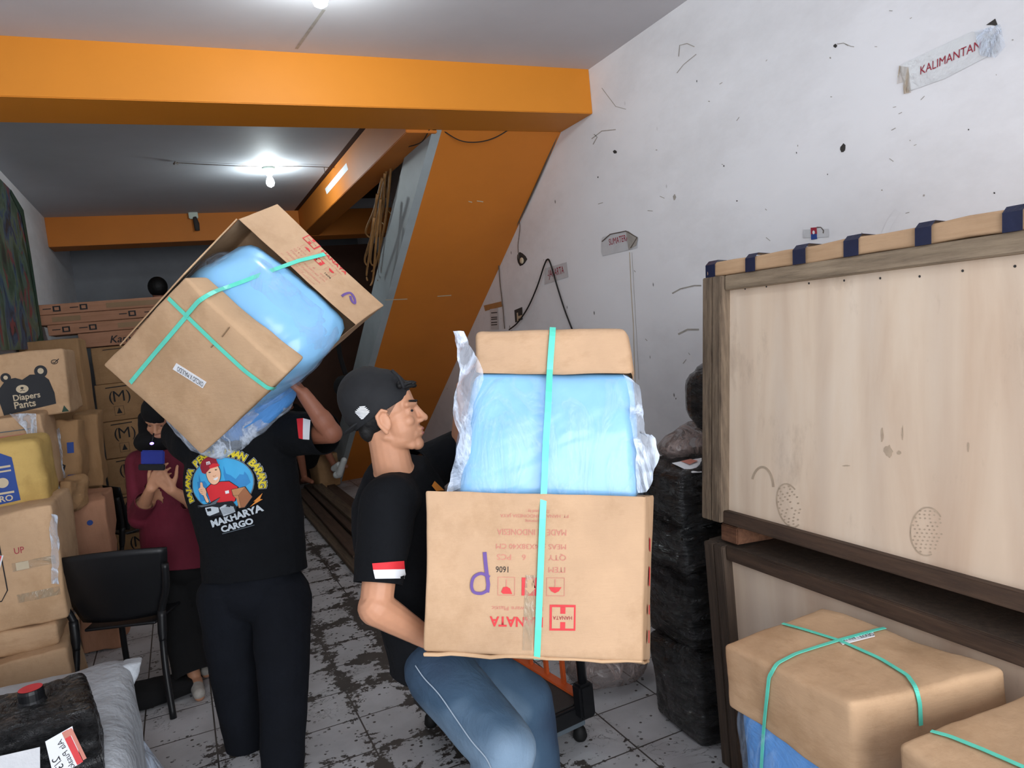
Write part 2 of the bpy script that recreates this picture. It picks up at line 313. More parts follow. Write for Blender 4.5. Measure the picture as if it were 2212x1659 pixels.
def put(name, mb, parent=None, label=None, cat=None, kind=None, group=None, loc=None, fix=True):
    """link a mesh built in world coordinates; parent offsets are taken out"""
    me = mb.mesh(name) if isinstance(mb, MB) else mb
    if fix and isinstance(mb, MB):
        bm = bmesh.new(); bm.from_mesh(me); bmesh.ops.recalc_face_normals(bm, faces=bm.faces[:]); bm.to_mesh(me); bm.free()
    o = bpy.data.objects.new(name, me); COL.objects.link(o)
    off = V((0, 0, 0)); p = parent
    while p is not None: off += p.location; p = p.parent
    if parent is None:
        if loc is None:
            n = len(me.vertices); a = np.empty(n * 3); me.vertices.foreach_get('co', a); a = a.reshape(-1, 3); loc = V(((a[:, 0].min() + a[:, 0].max()) / 2, (a[:, 1].min() + a[:, 1].max()) / 2, a[:, 2].min()))
        me.transform(Matrix.Translation(-V(loc))); o.location = loc
    else:
        me.transform(Matrix.Translation(-off)); o.parent = parent
    if label: o['label'] = label
    if cat: o['category'] = cat
    if kind: o['kind'] = kind
    if group: o['group'] = group
    return o
# ---- flat artwork: lists of (verts2d, faces, material, layer)
_tc = {}
def text2d(s, size, x=0, y=0, align='LEFT', bold=0.0, shear=0.0, rot=0.0, sx=1.0):
    k = (s, bold, align, shear)
    if k not in _tc:
        cu = bpy.data.curves.new('t', 'FONT'); cu.body = s; cu.size = 1; cu.align_x = align; cu.offset = bold; cu.shear = shear; cu.resolution_u = 3
        ob = bpy.data.objects.new('t', cu); COL.objects.link(ob); bpy.context.view_layer.update()
        me = bpy.data.meshes.new_from_object(ob.evaluated_get(bpy.context.evaluated_depsgraph_get()))
        _tc[k] = ([(v.co.x, v.co.y) for v in me.vertices], [tuple(p.vertices) for p in me.polygons])
        bpy.data.objects.remove(ob); bpy.data.curves.remove(cu); bpy.data.meshes.remove(me)
    vs, fs = _tc[k]; c_, s_ = math.cos(rot), math.sin(rot)
    return [(x + (c_ * a * sx - s_ * b) * size, y + (s_ * a * sx + c_ * b) * size) for a, b in vs], fs
def rect2d(x0, y0, x1, y1): return [(x0, y0), (x1, y0), (x1, y1), (x0, y1)], [(0, 1, 2, 3)]
def poly2d(p): return list(p), [tuple(range(len(p)))]
def disc2d(x, y, rx, ry=None, n=28, a0=0, a1=2 * math.pi):
    ry = ry or rx; full = abs(a1 - a0 - 2 * math.pi) < 1e-6; m = n if full else n + 1
    return poly2d([(x + rx * math.cos(a0 + (a1 - a0) * i / n), y + ry * math.sin(a0 + (a1 - a0) * i / n)) for i in range(m)])
def line2d(p, w, closed=False):
    vs = []; fs = []; n = len(p)
    for i in range(n):
        a = p[i - 1] if (i or closed) else p[i]; b = p[(i + 1) % n] if (i < n - 1 or closed) else p[i]
        dx, dy = b[0] - a[0], b[1] - a[1]; l = math.hypot(dx, dy) or 1; nx, ny = -dy / l * w / 2, dx / l * w / 2
        vs += [(p[i][0] + nx, p[i][1] + ny), (p[i][0] - nx, p[i][1] - ny)]
    for i in range(n if closed else n - 1): j = (i + 1) % n; fs.append((2 * i, 2 * i + 1, 2 * j + 1, 2 * j))
    return vs, fs
def ring2d(x, y, rx, ry, w, n=28, a0=0, a1=2 * math.pi): return line2d([(x + rx * math.cos(a0 + (a1 - a0) * i / n), y + ry * math.sin(a0 + (a1 - a0) * i / n)) for i in range(n + (0 if a1 - a0 > 6.28 else 1))], w, a1 - a0 > 6.28)
def rrect_line(x0, y0, x1, y1, w): return line2d([(x0, y0), (x1, y0), (x1, y1), (x0, y1)], w, True)
def decal(mb, arts, O, U, Vv, bvh, off=0.0015, dense=0.02, maxd=0.5):
    """project artwork in the plane O + x U + y V along its normal on to the surface in bvh"""
    U = V(U).normalized(); Vv = V(Vv); Vv = (Vv - U * Vv.dot(U)).normalized(); N = U.cross(Vv)
    if N.dot(C0 - V(O)) < 0: N = -N
    for vs, fs, mat, lay in arts:
        if not fs: continue
        bm = bmesh.new(); bv = [bm.verts.new((a, b, 0)) for a, b in vs]
        for f in fs:
            try: bm.faces.new([bv[i] for i in f])
            except ValueError: pass
        if dense:
            bmesh.ops.triangulate(bm, faces=bm.faces[:])
            for _ in range(5):
                le = [e for e in bm.edges if e.calc_length() > dense]
                if not le: break
                bmesh.ops.subdivide_edges(bm, edges=le, cuts=1); bmesh.ops.triangulate(bm, faces=[f for f in bm.faces if len(f.verts) > 3])
        bm.verts.index_update(); P = []; miss = set()
        for v in bm.verts:
            p = V(O) + U * v.co.x + Vv * v.co.y; h = None
            if bvh:
                hit = bvh.ray_cast(p + N * maxd, -N); h = hit[0]
                if h is None or (h - p).length > .12: miss.add(v.index)
            P.append((h if h is not None else p) + N * (off + lay * 0.0007))
        mb.add(P, [[v.index for v in f.verts] for f in bm.faces if not any(v.index in miss for v in f.verts)], mat, True); bm.free()
    return mb
def hit(bvh, px, py, dflt=None):
    best = None
    for b in (bvh if isinstance(bvh, (list, tuple)) else [bvh]):
        r = ray(px, py).normalized(); h = b.ray_cast(C0, r)
        if h[0] is not None and (best is None or h[3] < best[3]): best = h
    if best is not None:
        n = best[1] if best[1].dot(ray(px, py)) < 0 else -best[1]; return best[0], n
    return (D(px, py, dflt), -ray(px, py).normalized()) if dflt else (None, None)
def strap_on(bvh, pix, wd=0.014, sub=8, off=0.003, dflt=None, mat='strap', skip=None):
    P = []; Nn = []
    for i in range(len(pix) - 1):
        for k in range(sub):
            t_ = k / sub; x = pix[i][0] * (1 - t_) + pix[i + 1][0] * t_; y = pix[i][1] * (1 - t_) + pix[i + 1][1] * t_
            if skip and skip[0] < x < skip[1]: continue
            h, n = hit(bvh, x, y, dflt)
            if h is not None: P.append(h + n * off); Nn.append(n)
    h, n = hit(bvh, *pix[-1], dflt)
    if h is not None: P.append(h + n * off); Nn.append(n)
    P2 = [sum((P[max(0, min(len(P) - 1, i + j))] for j in (-1, 0, 1)), V((0, 0, 0))) / 3 if 0 < i < len(P) - 1 else P[i] for i in range(len(P))]
    N2 = [sum((Nn[max(0, min(len(P) - 1, i + j))] for j in (-2, -1, 0, 1, 2)), V((0, 0, 0))).normalized() for i in range(len(P))]
    mb = MB(); mb.ribbon(P2, N2, wd, mat); return mb
def smooth_path(pts, n=8):
    pts = [V(p) for p in pts]; out = []
    for i in range(len(pts) - 1):
        p0, p1, p2, p3 = pts[max(i - 1, 0)], pts[i], pts[i + 1], pts[min(i + 2, len(pts) - 1)]
        for k in range(n):
            t_ = k / n; out.append(0.5 * ((2 * p1) + (p2 - p0) * t_ + (2 * p0 - 5 * p1 + 4 * p2 - p3) * t_ ** 2 + (3 * p1 - p0 - 3 * p2 + p3) * t_ ** 3))
    return out + [pts[-1]]
def fuse(mb, name, voxel=0.006, smooth=4, disp=None, cuts=()):
    """union the overlapping closed shells into one continuous surface, relax it, cut it open by planes"""
    me = mb.mesh('tmp'); ob = bpy.data.objects.new('tmp', me); COL.objects.link(ob)
    m = ob.modifiers.new('r', 'REMESH'); m.mode = 'VOXEL'; m.voxel_size = voxel; m.use_smooth_shade = True
    if smooth: s_ = ob.modifiers.new('s', 'SMOOTH'); s_.factor = 0.5; s_.iterations = smooth
    bpy.context.view_layer.update()
    r = bpy.data.meshes.new_from_object(ob.evaluated_get(bpy.context.evaluated_depsgraph_get())); bpy.data.objects.remove(ob); bpy.data.meshes.remove(me)
    r.name = name; r.materials.clear(); r.materials.append(mb.mats[0])
    if disp:
        n = len(r.vertices); co = [v.co.copy() for v in r.vertices]; nn = [v.normal.copy() for v in r.vertices]
        r.vertices.foreach_set('co', [x for p, q in zip(co, nn) for x in (p + q * disp(p))]); r.update()
    if cuts:
        bm = bmesh.new(); bm.from_mesh(r)
        for pt, no, rad in cuts:
            vs_ = [v for v in bm.verts if (v.co - V(pt)).length < rad]; s0 = set(vs_)
            fs_ = [f for f in bm.faces if all(v in s0 for v in f.verts)]; es_ = {e for f in fs_ for e in f.edges}
            res = bmesh.ops.bisect_plane(bm, geom=vs_ + list(es_) + fs_, plane_co=V(pt), plane_no=V(no), clear_outer=True)
        bm.to_mesh(r); bm.free()
    r.polygons.foreach_set('use_smooth', [True] * len(r.polygons)); r.polygons.foreach_set('material_index', [0] * len(r.polygons)); r.update()
    return r
def bvh_me(me, mats=None): return BVHTree.FromPolygons([v.co.copy() for v in me.vertices], [tuple(p.vertices) for p in me.polygons])
random.seed(4)

# ================================================================== THE SETTING
XL, XR, ZC, YF, YB = -0.99, 2.5, 3.2, -1.2, 10.3
def struct(name, mb, label=None): return put(name, mb, kind='structure', label=label)
m = MB(); m.box((0.75, 4.4, -0.05), (4.2, 12.4, 0.1), 'floor'); struct('floor', m)
m = MB(); m.box((XL - 0.06, 4.5, 1.6), (0.12, 12, 3.2), 'wall'); struct('wall_left', m)
# ceiling: front bay pale, rear bay grey, hole over the stairs
m = MB(); m.box((0.75, 1.4, ZC + 0.06), (3.74, 5.6, 0.12), 'ceil')
def seam(p, q, w_, mat, zz): pass
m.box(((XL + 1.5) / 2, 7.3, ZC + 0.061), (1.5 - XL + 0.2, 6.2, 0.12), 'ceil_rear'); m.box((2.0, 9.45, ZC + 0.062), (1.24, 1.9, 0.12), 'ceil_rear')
a, b = atz(640, 105, ZC), atz(700, 20, ZC); dv = (b - a); nv_ = V((-dv.y, dv.x, 0)).normalized() * 0.008
m.add([a - nv_ - V((0, 0, .0015)), b - nv_ - V((0, 0, .0015)), b + nv_ - V((0, 0, .0015)), a + nv_ - V((0, 0, .0015))], [(0, 1, 2, 3)], 'smudge'); struct('ceiling', m)
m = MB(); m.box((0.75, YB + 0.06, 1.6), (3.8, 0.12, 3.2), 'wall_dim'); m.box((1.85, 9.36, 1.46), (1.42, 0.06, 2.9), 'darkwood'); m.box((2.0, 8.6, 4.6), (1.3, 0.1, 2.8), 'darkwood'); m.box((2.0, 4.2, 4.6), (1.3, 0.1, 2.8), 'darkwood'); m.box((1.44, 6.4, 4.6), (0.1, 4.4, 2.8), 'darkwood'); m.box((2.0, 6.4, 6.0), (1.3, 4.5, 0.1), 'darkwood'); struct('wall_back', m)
# right wall with its own scars
m = MB(); m.box((XR + 0.06, 4.5, 3.0), (0.12, 12, 6.0), 'wall')
XW = XR - 0.001
def wmark(pts, mat, lift=0.0):
    P = [atx(x, y, XR - 0.0012 - lift) for x, y in pts]; m.add(P, [tuple(range(len(P)))], mat)
def wline(pts, wpx, mat, lift=0.0):
    vs, fs = line2d(pts, wpx); m.add([atx(x, y, XR - 0.0012 - lift) for x, y in vs], fs, mat)
def blobp(x, y, rx, ry, n=9, j=0.25):
    return [(x + rx * (1 + random.uniform(-j, j)) * math.cos(6.283 * i / n), y + ry * (1 + random.uniform(-j, j)) * math.sin(6.283 * i / n)) for i in range(n)]
wmark(blobp(1821, 320, 6, 9), 'dirt_dark'); wmark(blobp(1804, 99, 4, 4), 'dirt_dark'); wmark(blobp(1328, 328, 4, 4), 'dirt_dark'); wmark(blobp(1457, 426, 3, 7), 'smudge')
wmark([(2130, 54), (2150, 40), (2156, 57), (2143, 54)], 'dirt_dark')
wline([(1808, 95), (1822, 93), (1838, 100), (1845, 101)], 1.6, 'smudge'); wline([(1466, 122), (1468, 98), (1484, 94), (1500, 101)], 2, 'smudge'); wline([(1504, 117), (1488, 130), (1476, 140), (1462, 158)], 1.6, 'smudge')
wline([(1278, 300), (1300, 283), (1330, 280)], 2, 'smudge'); wline([(1283, 290), (1290, 296), (1281, 312)], 2, 'smudge')
wline([(1940, 455), (1922, 480), (1905, 520), (1895, 545)], 14, 'wall'); wline([(1452, 634), (1470, 624), (1500, 617), (1515, 617)], 3, 'smudge'); wline([(1465, 722), (1485, 712), (1510, 712)], 4, 'smudge')
wline([(1300, 190), (1330, 230), (1352, 236)], 1.3, 'smudge'); wline([(1360, 545), (1363, 620), (1368, 700), (1371, 800), (1374, 860)], 1.6, 'cream')
wline([(1365, 545), (1374, 705), (1380, 820)], 0.8, 'smudge')
for i in range(60):
    x = random.uniform(1260, 2190); y = random.uniform(20, 560 if x > 1500 else 900)
    if x < 1400 and y < 330: continue
    k = random.random(); a = random.uniform(-1, 1); l = random.uniform(3, 12)
    if k < 0.45: wline([(x, y), (x + l * math.cos(a), y + l * math.sin(a))], 1.4, 'smudge')
    else: wmark(blobp(x, y, random.uniform(0.8, 2.2), random.uniform(0.8, 2.5), 6), 'smudge' if k < 0.85 else 'dirt_dark')
struct('wall_right', m)
# beams
m = MB(); m.box(((XL + XR) / 2, 4.15, 3.07), (XR - XL, 0.40, 0.27), 'orange', bev=0.004); struct('trim_1', m, 'bright orange beam across the front of the ceiling')
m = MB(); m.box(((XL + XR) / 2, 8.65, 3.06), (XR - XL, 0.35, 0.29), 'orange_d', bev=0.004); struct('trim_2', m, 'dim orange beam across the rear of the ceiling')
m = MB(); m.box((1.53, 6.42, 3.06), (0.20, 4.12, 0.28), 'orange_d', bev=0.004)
pa = [atx(*p, 1.4285) for p in ((702, 408), (748, 352), (752, 366), (706, 420))]; m.add(pa, [(0, 1, 2, 3)], 'white'); struct('trim_3', m, 'orange beam running back along the stair opening')
# staircase against the right wall, seen from beneath
st = thing('staircase', 'orange underside of a staircase rising along the white right wall to the front beam', 'staircase', (2.05, 6.4, 0))
k_ = 0.62; y0, z0 = 4.36, 2.935; y1 = y0 + z0 / k_
m = MB(); zt = 0.16
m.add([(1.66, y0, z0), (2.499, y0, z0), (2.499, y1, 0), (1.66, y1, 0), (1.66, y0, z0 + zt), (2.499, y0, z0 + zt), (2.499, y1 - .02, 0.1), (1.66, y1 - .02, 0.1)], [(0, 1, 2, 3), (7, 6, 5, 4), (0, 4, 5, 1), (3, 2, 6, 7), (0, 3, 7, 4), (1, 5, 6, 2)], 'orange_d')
for px0, py0, px1, py1 in ((832, 648, 880, 646), (945, 640, 975, 638), (1012, 435, 1020, 437), (1030, 434, 1044, 436)):
    pl = []
    for (x, y) in ((px0, py0 - 1), (px1, py1 - 1), (px1, py1 + 1), (px0, py0 + 1)):
        r_ = ray(x, y); tt = (z0 + k_ * y0 - CAM_H) / (r_.z + k_ * r_.y); pl.append(C0 + r_ * (tt * 0.9993))
    m.add(pl, [(0, 1, 2, 3)], 'cream')
put('sloping_soffit', m, st)
m = MB(); m.add([(1.60, y0, z0), (1.66, y0, z0), (1.66, y1, 0), (1.60, y1, 0), (1.60, y0, z0 + .37), (1.66, y0, z0 + .37), (1.66, y1, 0.37), (1.60, y1, 0.37)], [(0, 1, 2, 3), (7, 6, 5, 4), (0, 4, 5, 1), (3, 2, 6, 7), (0, 3, 7, 4), (1, 5, 6, 2)], 'strip'); put('side_stringer', m, st, 'pale grey stringer')
m = MB()
for i in range(17):
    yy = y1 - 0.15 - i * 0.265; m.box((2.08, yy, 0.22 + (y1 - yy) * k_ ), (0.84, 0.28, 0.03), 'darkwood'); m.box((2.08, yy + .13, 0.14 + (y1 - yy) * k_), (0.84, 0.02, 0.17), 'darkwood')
put('steps', m, st)

M['timber_dull'] = timber('dull_brown_timber', '463A2E', '74624E')
# ================================================================== LAMPS, CABLES, WALL SIGNS
def lamp(name, label, c, zc, r=0.034, drop=0.0, grp=None):
    t = thing(name, label, 'lamp', (c[0], c[1], zc - 0.15 - drop))
    m = MB(); m.loft([((c[0], c[1], zc - 0.0), .052, .052, (1, 0, 0)), ((c[0], c[1], zc - .012), .052, .052, (1, 0, 0)), ((c[0], c[1], zc - .03), .034, .034, (1, 0, 0)), ((c[0], c[1], zc - .062), .026, .026, (1, 0, 0))], 'porcelain', 24); put('lamp_holder', m, t)
    m = MB(); z = zc - .06; m.loft([((c[0], c[1], z), .014, .014, (1, 0, 0)), ((c[0], c[1], z - .02), .018, .018, (1, 0, 0)), ((c[0], c[1], z - .04), .028, .028, (1, 0, 0)), ((c[0], c[1], z - .065), .034, .034, (1, 0, 0)), ((c[0], c[1], z - .088), .026, .026, (1, 0, 0)), ((c[0], c[1], z - .1), .006, .006, (1, 0, 0))], 'bulb', 24); put('bulb', m, t, 'glowing white bulb')
    return t
cb = atz(580, 362, ZC); lamp('ceiling_lamp', 'lit bulb in a holder on the grey rear ceiling', cb, ZC)
cf = atz(683, -72, ZC); lamp('ceiling_lamp', 'lit bulb on the pale front ceiling at the top edge', cf, ZC)
P = [atz(x, y, ZC - 0.012) for x, y in ((378, 350), (386, 352), (440, 355), (500, 358), (562, 360))]; Q = [atz(x, y, ZC - 0.012) for x, y in ((592, 360), (650, 359), (700, 361), (722, 362))]
m = MB(); m.tube(P, .003, 'cable_grey', 6); m.tube(Q, .003, 'cable_grey', 6); m.tube([P[0] + V((0.02, .05, 0)), P[0], P[0] + V((-.01, -.02, -.02))], .007, 'cable_grey', 6)
m.tube([Q[2], Q[2] + V((0.0, -.01, -.06))], .0025, 'cable_grey', 5); put('ceiling_wire', m, None, 'thin wire tacked along the grey ceiling either side of the rear bulb', 'wire')
t = thing('lamp_socket', 'empty bulb socket fixed to the rear orange beam', 'socket', aty(418, 478, 8.44)); c = aty(418, 470, 8.44)
m = MB(); m.box(c + V((0, 0, .03)), (.09, .06, .09), 'porcelain', bev=.008); put('mounting_box', m, t)
m = MB(); m.tube([c + V((.01, -.02, 0)), c + V((.02, -.03, -.07)), c + V((.02, -.03, -.14))], [.02, .028, .024], 'dirt_dark', 12); put('socket', m, t)
def wall_pts(pts, lift=0.008): return [atx(x, y, XR - lift) for x, y in pts]
m = MB(); m.tube(smooth_path([aty(925, 268, 4.33), aty(942, 272, 4.36), aty(990, 302, 4.38), aty(1030, 307, 4.38), aty(1070, 297, 4.37), aty(1113, 271, 4.34)]), .0035, 'cable', 6); put('hanging_wire', m, None, 'loose wire drooping below the bright orange beam over the stair soffit', 'wire')
m = MB(); m.tube(smooth_path([aty(932, 270, 4.34), aty(918, 298, 4.4), aty(905, 310, 4.5), aty(882, 317, 4.7)]), .0035, 'cable', 6); put('hanging_wire', m, None, 'short dark wire curling down the pale stair stringer below the beam', 'wire')
m = MB(); m.tube(smooth_path(wall_pts([(1213, 272), (1196, 312), (1180, 350), (1160, 395), (1145, 428), (1125, 470), (1100, 517), (1077, 562)], .012), 4), .006, 'cable_grey', 6)
m.tube(smooth_path(wall_pts([(1077, 562), (1080, 610), (1086, 660), (1090, 710)], .012), 4), .0045, 'cable_grey', 6); put('wall_cable', m, None, 'dusty cable following the edge of the orange stair soffit down the wall', 'cable')
t = thing('wall_socket', 'broken wall socket with a bent wire above it beside the orange soffit', 'socket', atx(1127, 560, XR))
m = MB(); P = wall_pts(blobp(1126, 560, 11, 14, 10, .2), .002); m.add(P, [tuple(range(10))], 'dirt_dark'); m.ell(atx(1127, 563, XR - .012), (.012, .028, .024), 'cream'); put('socket_recess', m, t)
m = MB(); m.tube(smooth_path(wall_pts([(1121, 560), (1119, 530), (1123, 490), (1119, 450), (1122, 431), (1130, 431), (1136, 439)])), .003, 'cable_grey', 6); put('bent_wire', m, t)
t = thing('power_cable', 'black cable looped over a nail in the wall above the hanging tape note', 'cable', atx(1184, 562, XR))
m = MB(); m.tube(smooth_path(wall_pts([(1100, 712), (1118, 697), (1140, 665), (1160, 620), (1175, 575), (1183, 560), (1190, 572), (1204, 620), (1220, 670), (1240, 722)], .02)), .0055, 'cable', 8); put('cable_loop', m, t)
m = MB(); p_ = atx(1184, 562, XR); m.tube([p_, p_ + V((-.035, 0, .004))], .003, 'metal', 6); put('nail', m, t)
def sign(pts, label, tx, tpos, size, col='maroon_ink', extra=None, shear=0.15, tpx=None, sq=1.0):
    """laminated paper taped on the right wall; tpx = pixel of text start and end of its baseline"""
    m = MB(); P = wall_pts(pts, .003); m.add(P, [tuple(range(len(P)))], 'paper_lam')
    a, b = atx(*tpx[0], XR - .003), atx(*tpx[1], XR - .003); arts = []
    vs, fs = text2d(tx, 1.0, bold=0, shear=shear); wmax = max(x for x, y in vs); sc = (b - a).length / wmax
    arts.append(([(x * sc, y * sc * sq) for x, y in vs], fs, col, 0))
    decal(m, arts, a, b - a, V((0, 0, 1)), None, .0015, 0)
    if extra: extra(m)
    return put('paper_sign', m, None, label, 'sign', loc=P[0])
def kx(m):
    P = wall_pts([(2105, 68), (2160, 52), (2172, 100), (2150, 125), (2118, 120)], .006); m.add(P, [tuple(range(5))], 'clear')
    P = wall_pts([(1942, 142), (1962, 145), (1968, 200), (1952, 203), (1950, 178), (1937, 182)], .005); m.add(P, [tuple(range(6))], 'clear_tape')
sign([(1942, 142), (2100, 68), (2158, 78), (2160, 108), (2040, 170), (1960, 198)], 'taped white sign reading KALIMANTAN in dark red high on the wall', 'KALIMANTAN', None, .05, tpx=((1987, 162), (2121, 104)), extra=kx, sq=1.15)
def sx_(m):
    P = wall_pts([(1352, 500), (1357, 499), (1378, 514), (1374, 530), (1358, 540)], .006); m.add(P, [tuple(range(5))], 'smudge')
    wl = line2d([(1300, 522), (1318, 506), (1352, 499), (1376, 513), (1362, 536)], 2); m.add(wall_pts(wl[0], .007), wl[1], 'cable_grey')
sign([(1299, 518), (1302, 512), (1352, 499), (1378, 512), (1377, 536), (1302, 553), (1299, 545)], 'crumpled taped sign reading SUMATERA on the wall left of the plywood crates', 'SUMATERA', None, .05, tpx=((1316, 530), (1359, 519)), extra=sx_, shear=0, sq=1.25)
sign([(1177, 580), (1224, 566), (1228, 598), (1176, 615)], 'small taped sign reading JAKARTA behind the looped black cable', '-JAKARTA', None, .05, tpx=((1184, 600), (1219, 590)), shear=0, sq=1.35)
m = MB(); P = wall_pts([(1751, 492), (1764, 491), (1765, 516), (1752, 518)], .003); m.add(P, [(0, 1, 2, 3)], 'blue_ink'); P = wall_pts([(1751, 492), (1764, 491), (1765, 505), (1751.5, 506)], .0035); m.add(P, [(0, 1, 2, 3)], 'maroon_ink')
P = wall_pts(disc2d(1757.5, 502, 2.6, 4)[0], .004); m.add(P, [tuple(range(len(P)))], 'white'); P = wall_pts([(1735, 496), (1790, 494), (1790, 512), (1735, 514)], .0025); m.add(P, [(0, 1, 2, 3)], 'paper_lam')
wl = line2d([(1764, 491), (1773, 491), (1779, 498), (1778, 504)], 2); m.add(wall_pts(wl[0], .004), wl[1], 'cable_grey'); put('wall_sticker', m, None, 'tiny red and blue sticker under clear tape on the wall above the crates', 'sticker')
m = MB(); P = wall_pts([(1045, 660), (1083, 651), (1085, 662), (1048, 672)], .003); m.add(P, [(0, 1, 2, 3)], 'tape_brown'); P = wall_pts([(1058, 668), (1076, 665), (1078, 712), (1060, 712)], .004); m.add(P, [(0, 1, 2, 3)], 'paper_lam')
for yy in (676, 686, 690, 697, 702): wl = line2d([(1061, yy), (1074, yy - 1)], 2); m.add(wall_pts(wl[0], .0045), wl[1], 'ink')
put('wall_note', m, None, 'narrow printed note taped at the wall beside the orange soffit', 'note')
m = MB(); P = wall_pts([(1111, 670), (1128, 663), (1129, 690), (1113, 697)], .003); m.add(P, [(0, 1, 2, 3)], 'dirt_dark'); P = wall_pts([(1116, 676), (1119, 675), (1120, 693), (1117, 694)], .006); m.add(P, [(0, 1, 2, 3)], 'cream'); P = wall_pts([(1119, 683), (1129, 680), (1129, 686), (1120, 689)], .006); m.add(P, [(0, 1, 2, 3)], 'cream')
put('switch_recess', m, None, 'small open switch recess in the wall below the looped cable', 'recess')
# banner on the left wall
m = MB(); P = [(-0.925, y, z) for y, z in ((4.9, 3.02), (6.35, 3.02), (6.72, 2.95), (6.75, 2.6), (6.74, 1.95), (6.5, 1.88), (4.9, 1.85))]; Q = [(-0.915, y + .0, z) for _, y, z in P]
n = len(P); m.add(P + Q, [tuple(range(n)), tuple(range(2 * n - 1, n - 1, -1))] + [(i, (i + 1) % n, n + (i + 1) % n, n + i) for i in range(n)], 'banner')
e_ = [(-0.912, y, z) for y, z in ((6.3, 3.02), (6.72, 2.95), (6.75, 2.6), (6.74, 1.95), (6.5, 1.88))]; f_ = [(-0.912, y, z) for y, z in ((6.25, 2.98), (6.58, 2.88), (6.63, 2.6), (6.63, 2.0), (6.4, 1.93))]
m.add(e_ + f_, [(i, i + 1, 6 + i, 5 + i) for i in range(4)], 'green_edge'); put('wall_banner', m, None, 'dark green picture banner hung on the left wall above the cartons', 'banner')

# ================================================================== RIGHT SIDE: crates, black parcels
def beam_box(m, a, b, w, d, up, mat, bev=.003):
    """timber bar from a to b, w across (in 'up' direction), d the other way"""
    a = V(a); b = V(b); x = (b - a).normalized(); z = (V(up) - x * V(up).dot(x)).normalized(); y = z.cross(x); m.box((a + b) / 2, ((b - a).length, d, w), mat, Matrix((x, y, z)).transposed(), bev)
lean = math.atan(0.09 / 0.86)
def crate(name, label, x0, z0, z1, ya, yb, depth, ln, tim, timv, upper):
    t = thing(name, label, 'crate', (x0 + depth / 2, (ya + yb) / 2, z0)); c_, s_ = math.cos(ln), math.sin(ln)
    def W(x, y, z): return V((x0 + x * c_ + z * s_, y, z0 - x * s_ * .0 + z * c_)) if not upper else V((x0 + x * c_ + z * s_, y, z0 + z * c_ - x * s_))
    H = (z1 - z0) / c_; R3 = Matrix((W(1, 0, 0) - W(0, 0, 0), V((0, 1, 0)), W(0, 0, 1) - W(0, 0, 0))).transposed()
    m = MB(); m.box(W(.03, (ya + yb) / 2, H / 2), (.008, yb - ya - .03, H - .05), 'ply', R3)
    pb = m.bvh()
    if upper:
        nails = [(x, y) for x, y in ((1610, 624), (1656, 619), (1748, 612), (1824, 606), (1902, 601), (1987, 597), (2080, 585), (2193, 575), (1596, 1118), (1776, 1169), (1840, 1190), (1910, 1212), (1986, 1230), (2080, 1260), (2180, 1288))]
    else: nails = [(1583, 1184), (1671, 1211), (1742, 1233), (1821, 1255), (1904, 1284), (1993, 1306), (2120, 1340)]
    A3 = []
    for q in nails:
        h, nn = hit(pb, *q)
        if h is not None: A3.append(h)
    for h in A3: m.add([h + V((-.001, y, z)) for y, z in disc2d(0, 0, .0035, n=8)[0]], [tuple(range(8))], 'dirt_dark')
    if upper:
        def pm(px_, faces, mat):
            Pp = []
            for q in px_:
                h, nn = hit(pb, *q)
                if h is None: return
                Pp.append(h + nn * .0008)
            m.add(Pp, faces, mat)
        def sole(cx_, cy_, rx, ry, rot, rows, full=False):
            c1, s1 = math.cos(rot), math.sin(rot); tf = lambda a, b: (cx_ + a * c1 - b * s1, cy_ + a * s1 + b * c1)
            vs, fs = ring2d(0, 0, rx, ry, 3.0, 26, 1.2, 5.6); pm([tf(*p) for p in vs], fs, 'ply_smudge')
            for j in range(rows):
                yy = -ry * .85 + 1.7 * ry * j / (rows - 1); hw = rx * math.sqrt(max(0, 1 - (yy / ry) ** 2)) * .88
                k = -hw + (j % 2) * 5
                while k < hw:
                    if random.random() < .86: pm([tf(k + a, yy + b) for a, b in ((-3, 0), (0, -2.2), (3, 0), (0, 2.2))], [(0, 1, 2, 3)], 'ply_smudge')
                    k += 10.5
        sole(1706, 1092, 26, 48, -.25, 13); sole(2003, 1148, 36, 52, .05, 12)
        vs, fs = ring2d(1647, 1056, 24, 47, 5, 26, 3.6, 6.2); pm(vs, fs, 'ply_smudge')
        for (x, y, rx, ry) in ((1920, 975, 9, 12), (1906, 940, 2.5, 16), (1950, 935, 2, 14), (1943, 978, 5, 4), (2092, 965, 2, 13), (1829, 1006, 8, 1.5)): 
            vs = blobp(x, y, rx, ry, 14, .3); pm(vs, [tuple(range(14))], 'ply_smudge')
    put('plywood_panel', m, t)
    m = MB(); beam_box(m, W(.02, ya, H - .025), W(.02, yb - .1, H - .025), .05, .04, R3 @ V((0, 0, 1)), tim); put('top_rail', m, t)
    m = MB(); beam_box(m, W(.02, ya, .02), W(.02, yb - .05, .02), .045, .04, R3 @ V((0, 0, 1)), 'timber_d'); put('bottom_rail', m, t)
    for yy, wd in ((yb - .025, .05), (yb - .075, .045)):
        m = MB(); beam_box(m, W(.012, yy, 0), W(.012, yy, H), wd, .055, (0, 1, 0), timv); put('corner_post', m, t)
    m = MB(); m.box(W(depth / 2 + .04, (ya + yb) / 2, H / 2), (depth - .08, yb - ya - .02, H - .04), 'ply', R3); put('crate_body', m, t)
    if not upper: m = MB(); m.box((x0 + depth / 2, (ya + yb) / 2, z1 - .008), (depth - .02, yb - ya, .02), 'timber_dv'); put('shaded_top_board', m, t)  # dark timber colour stands in for the shadow in the gap between crates
    return W, H, R3
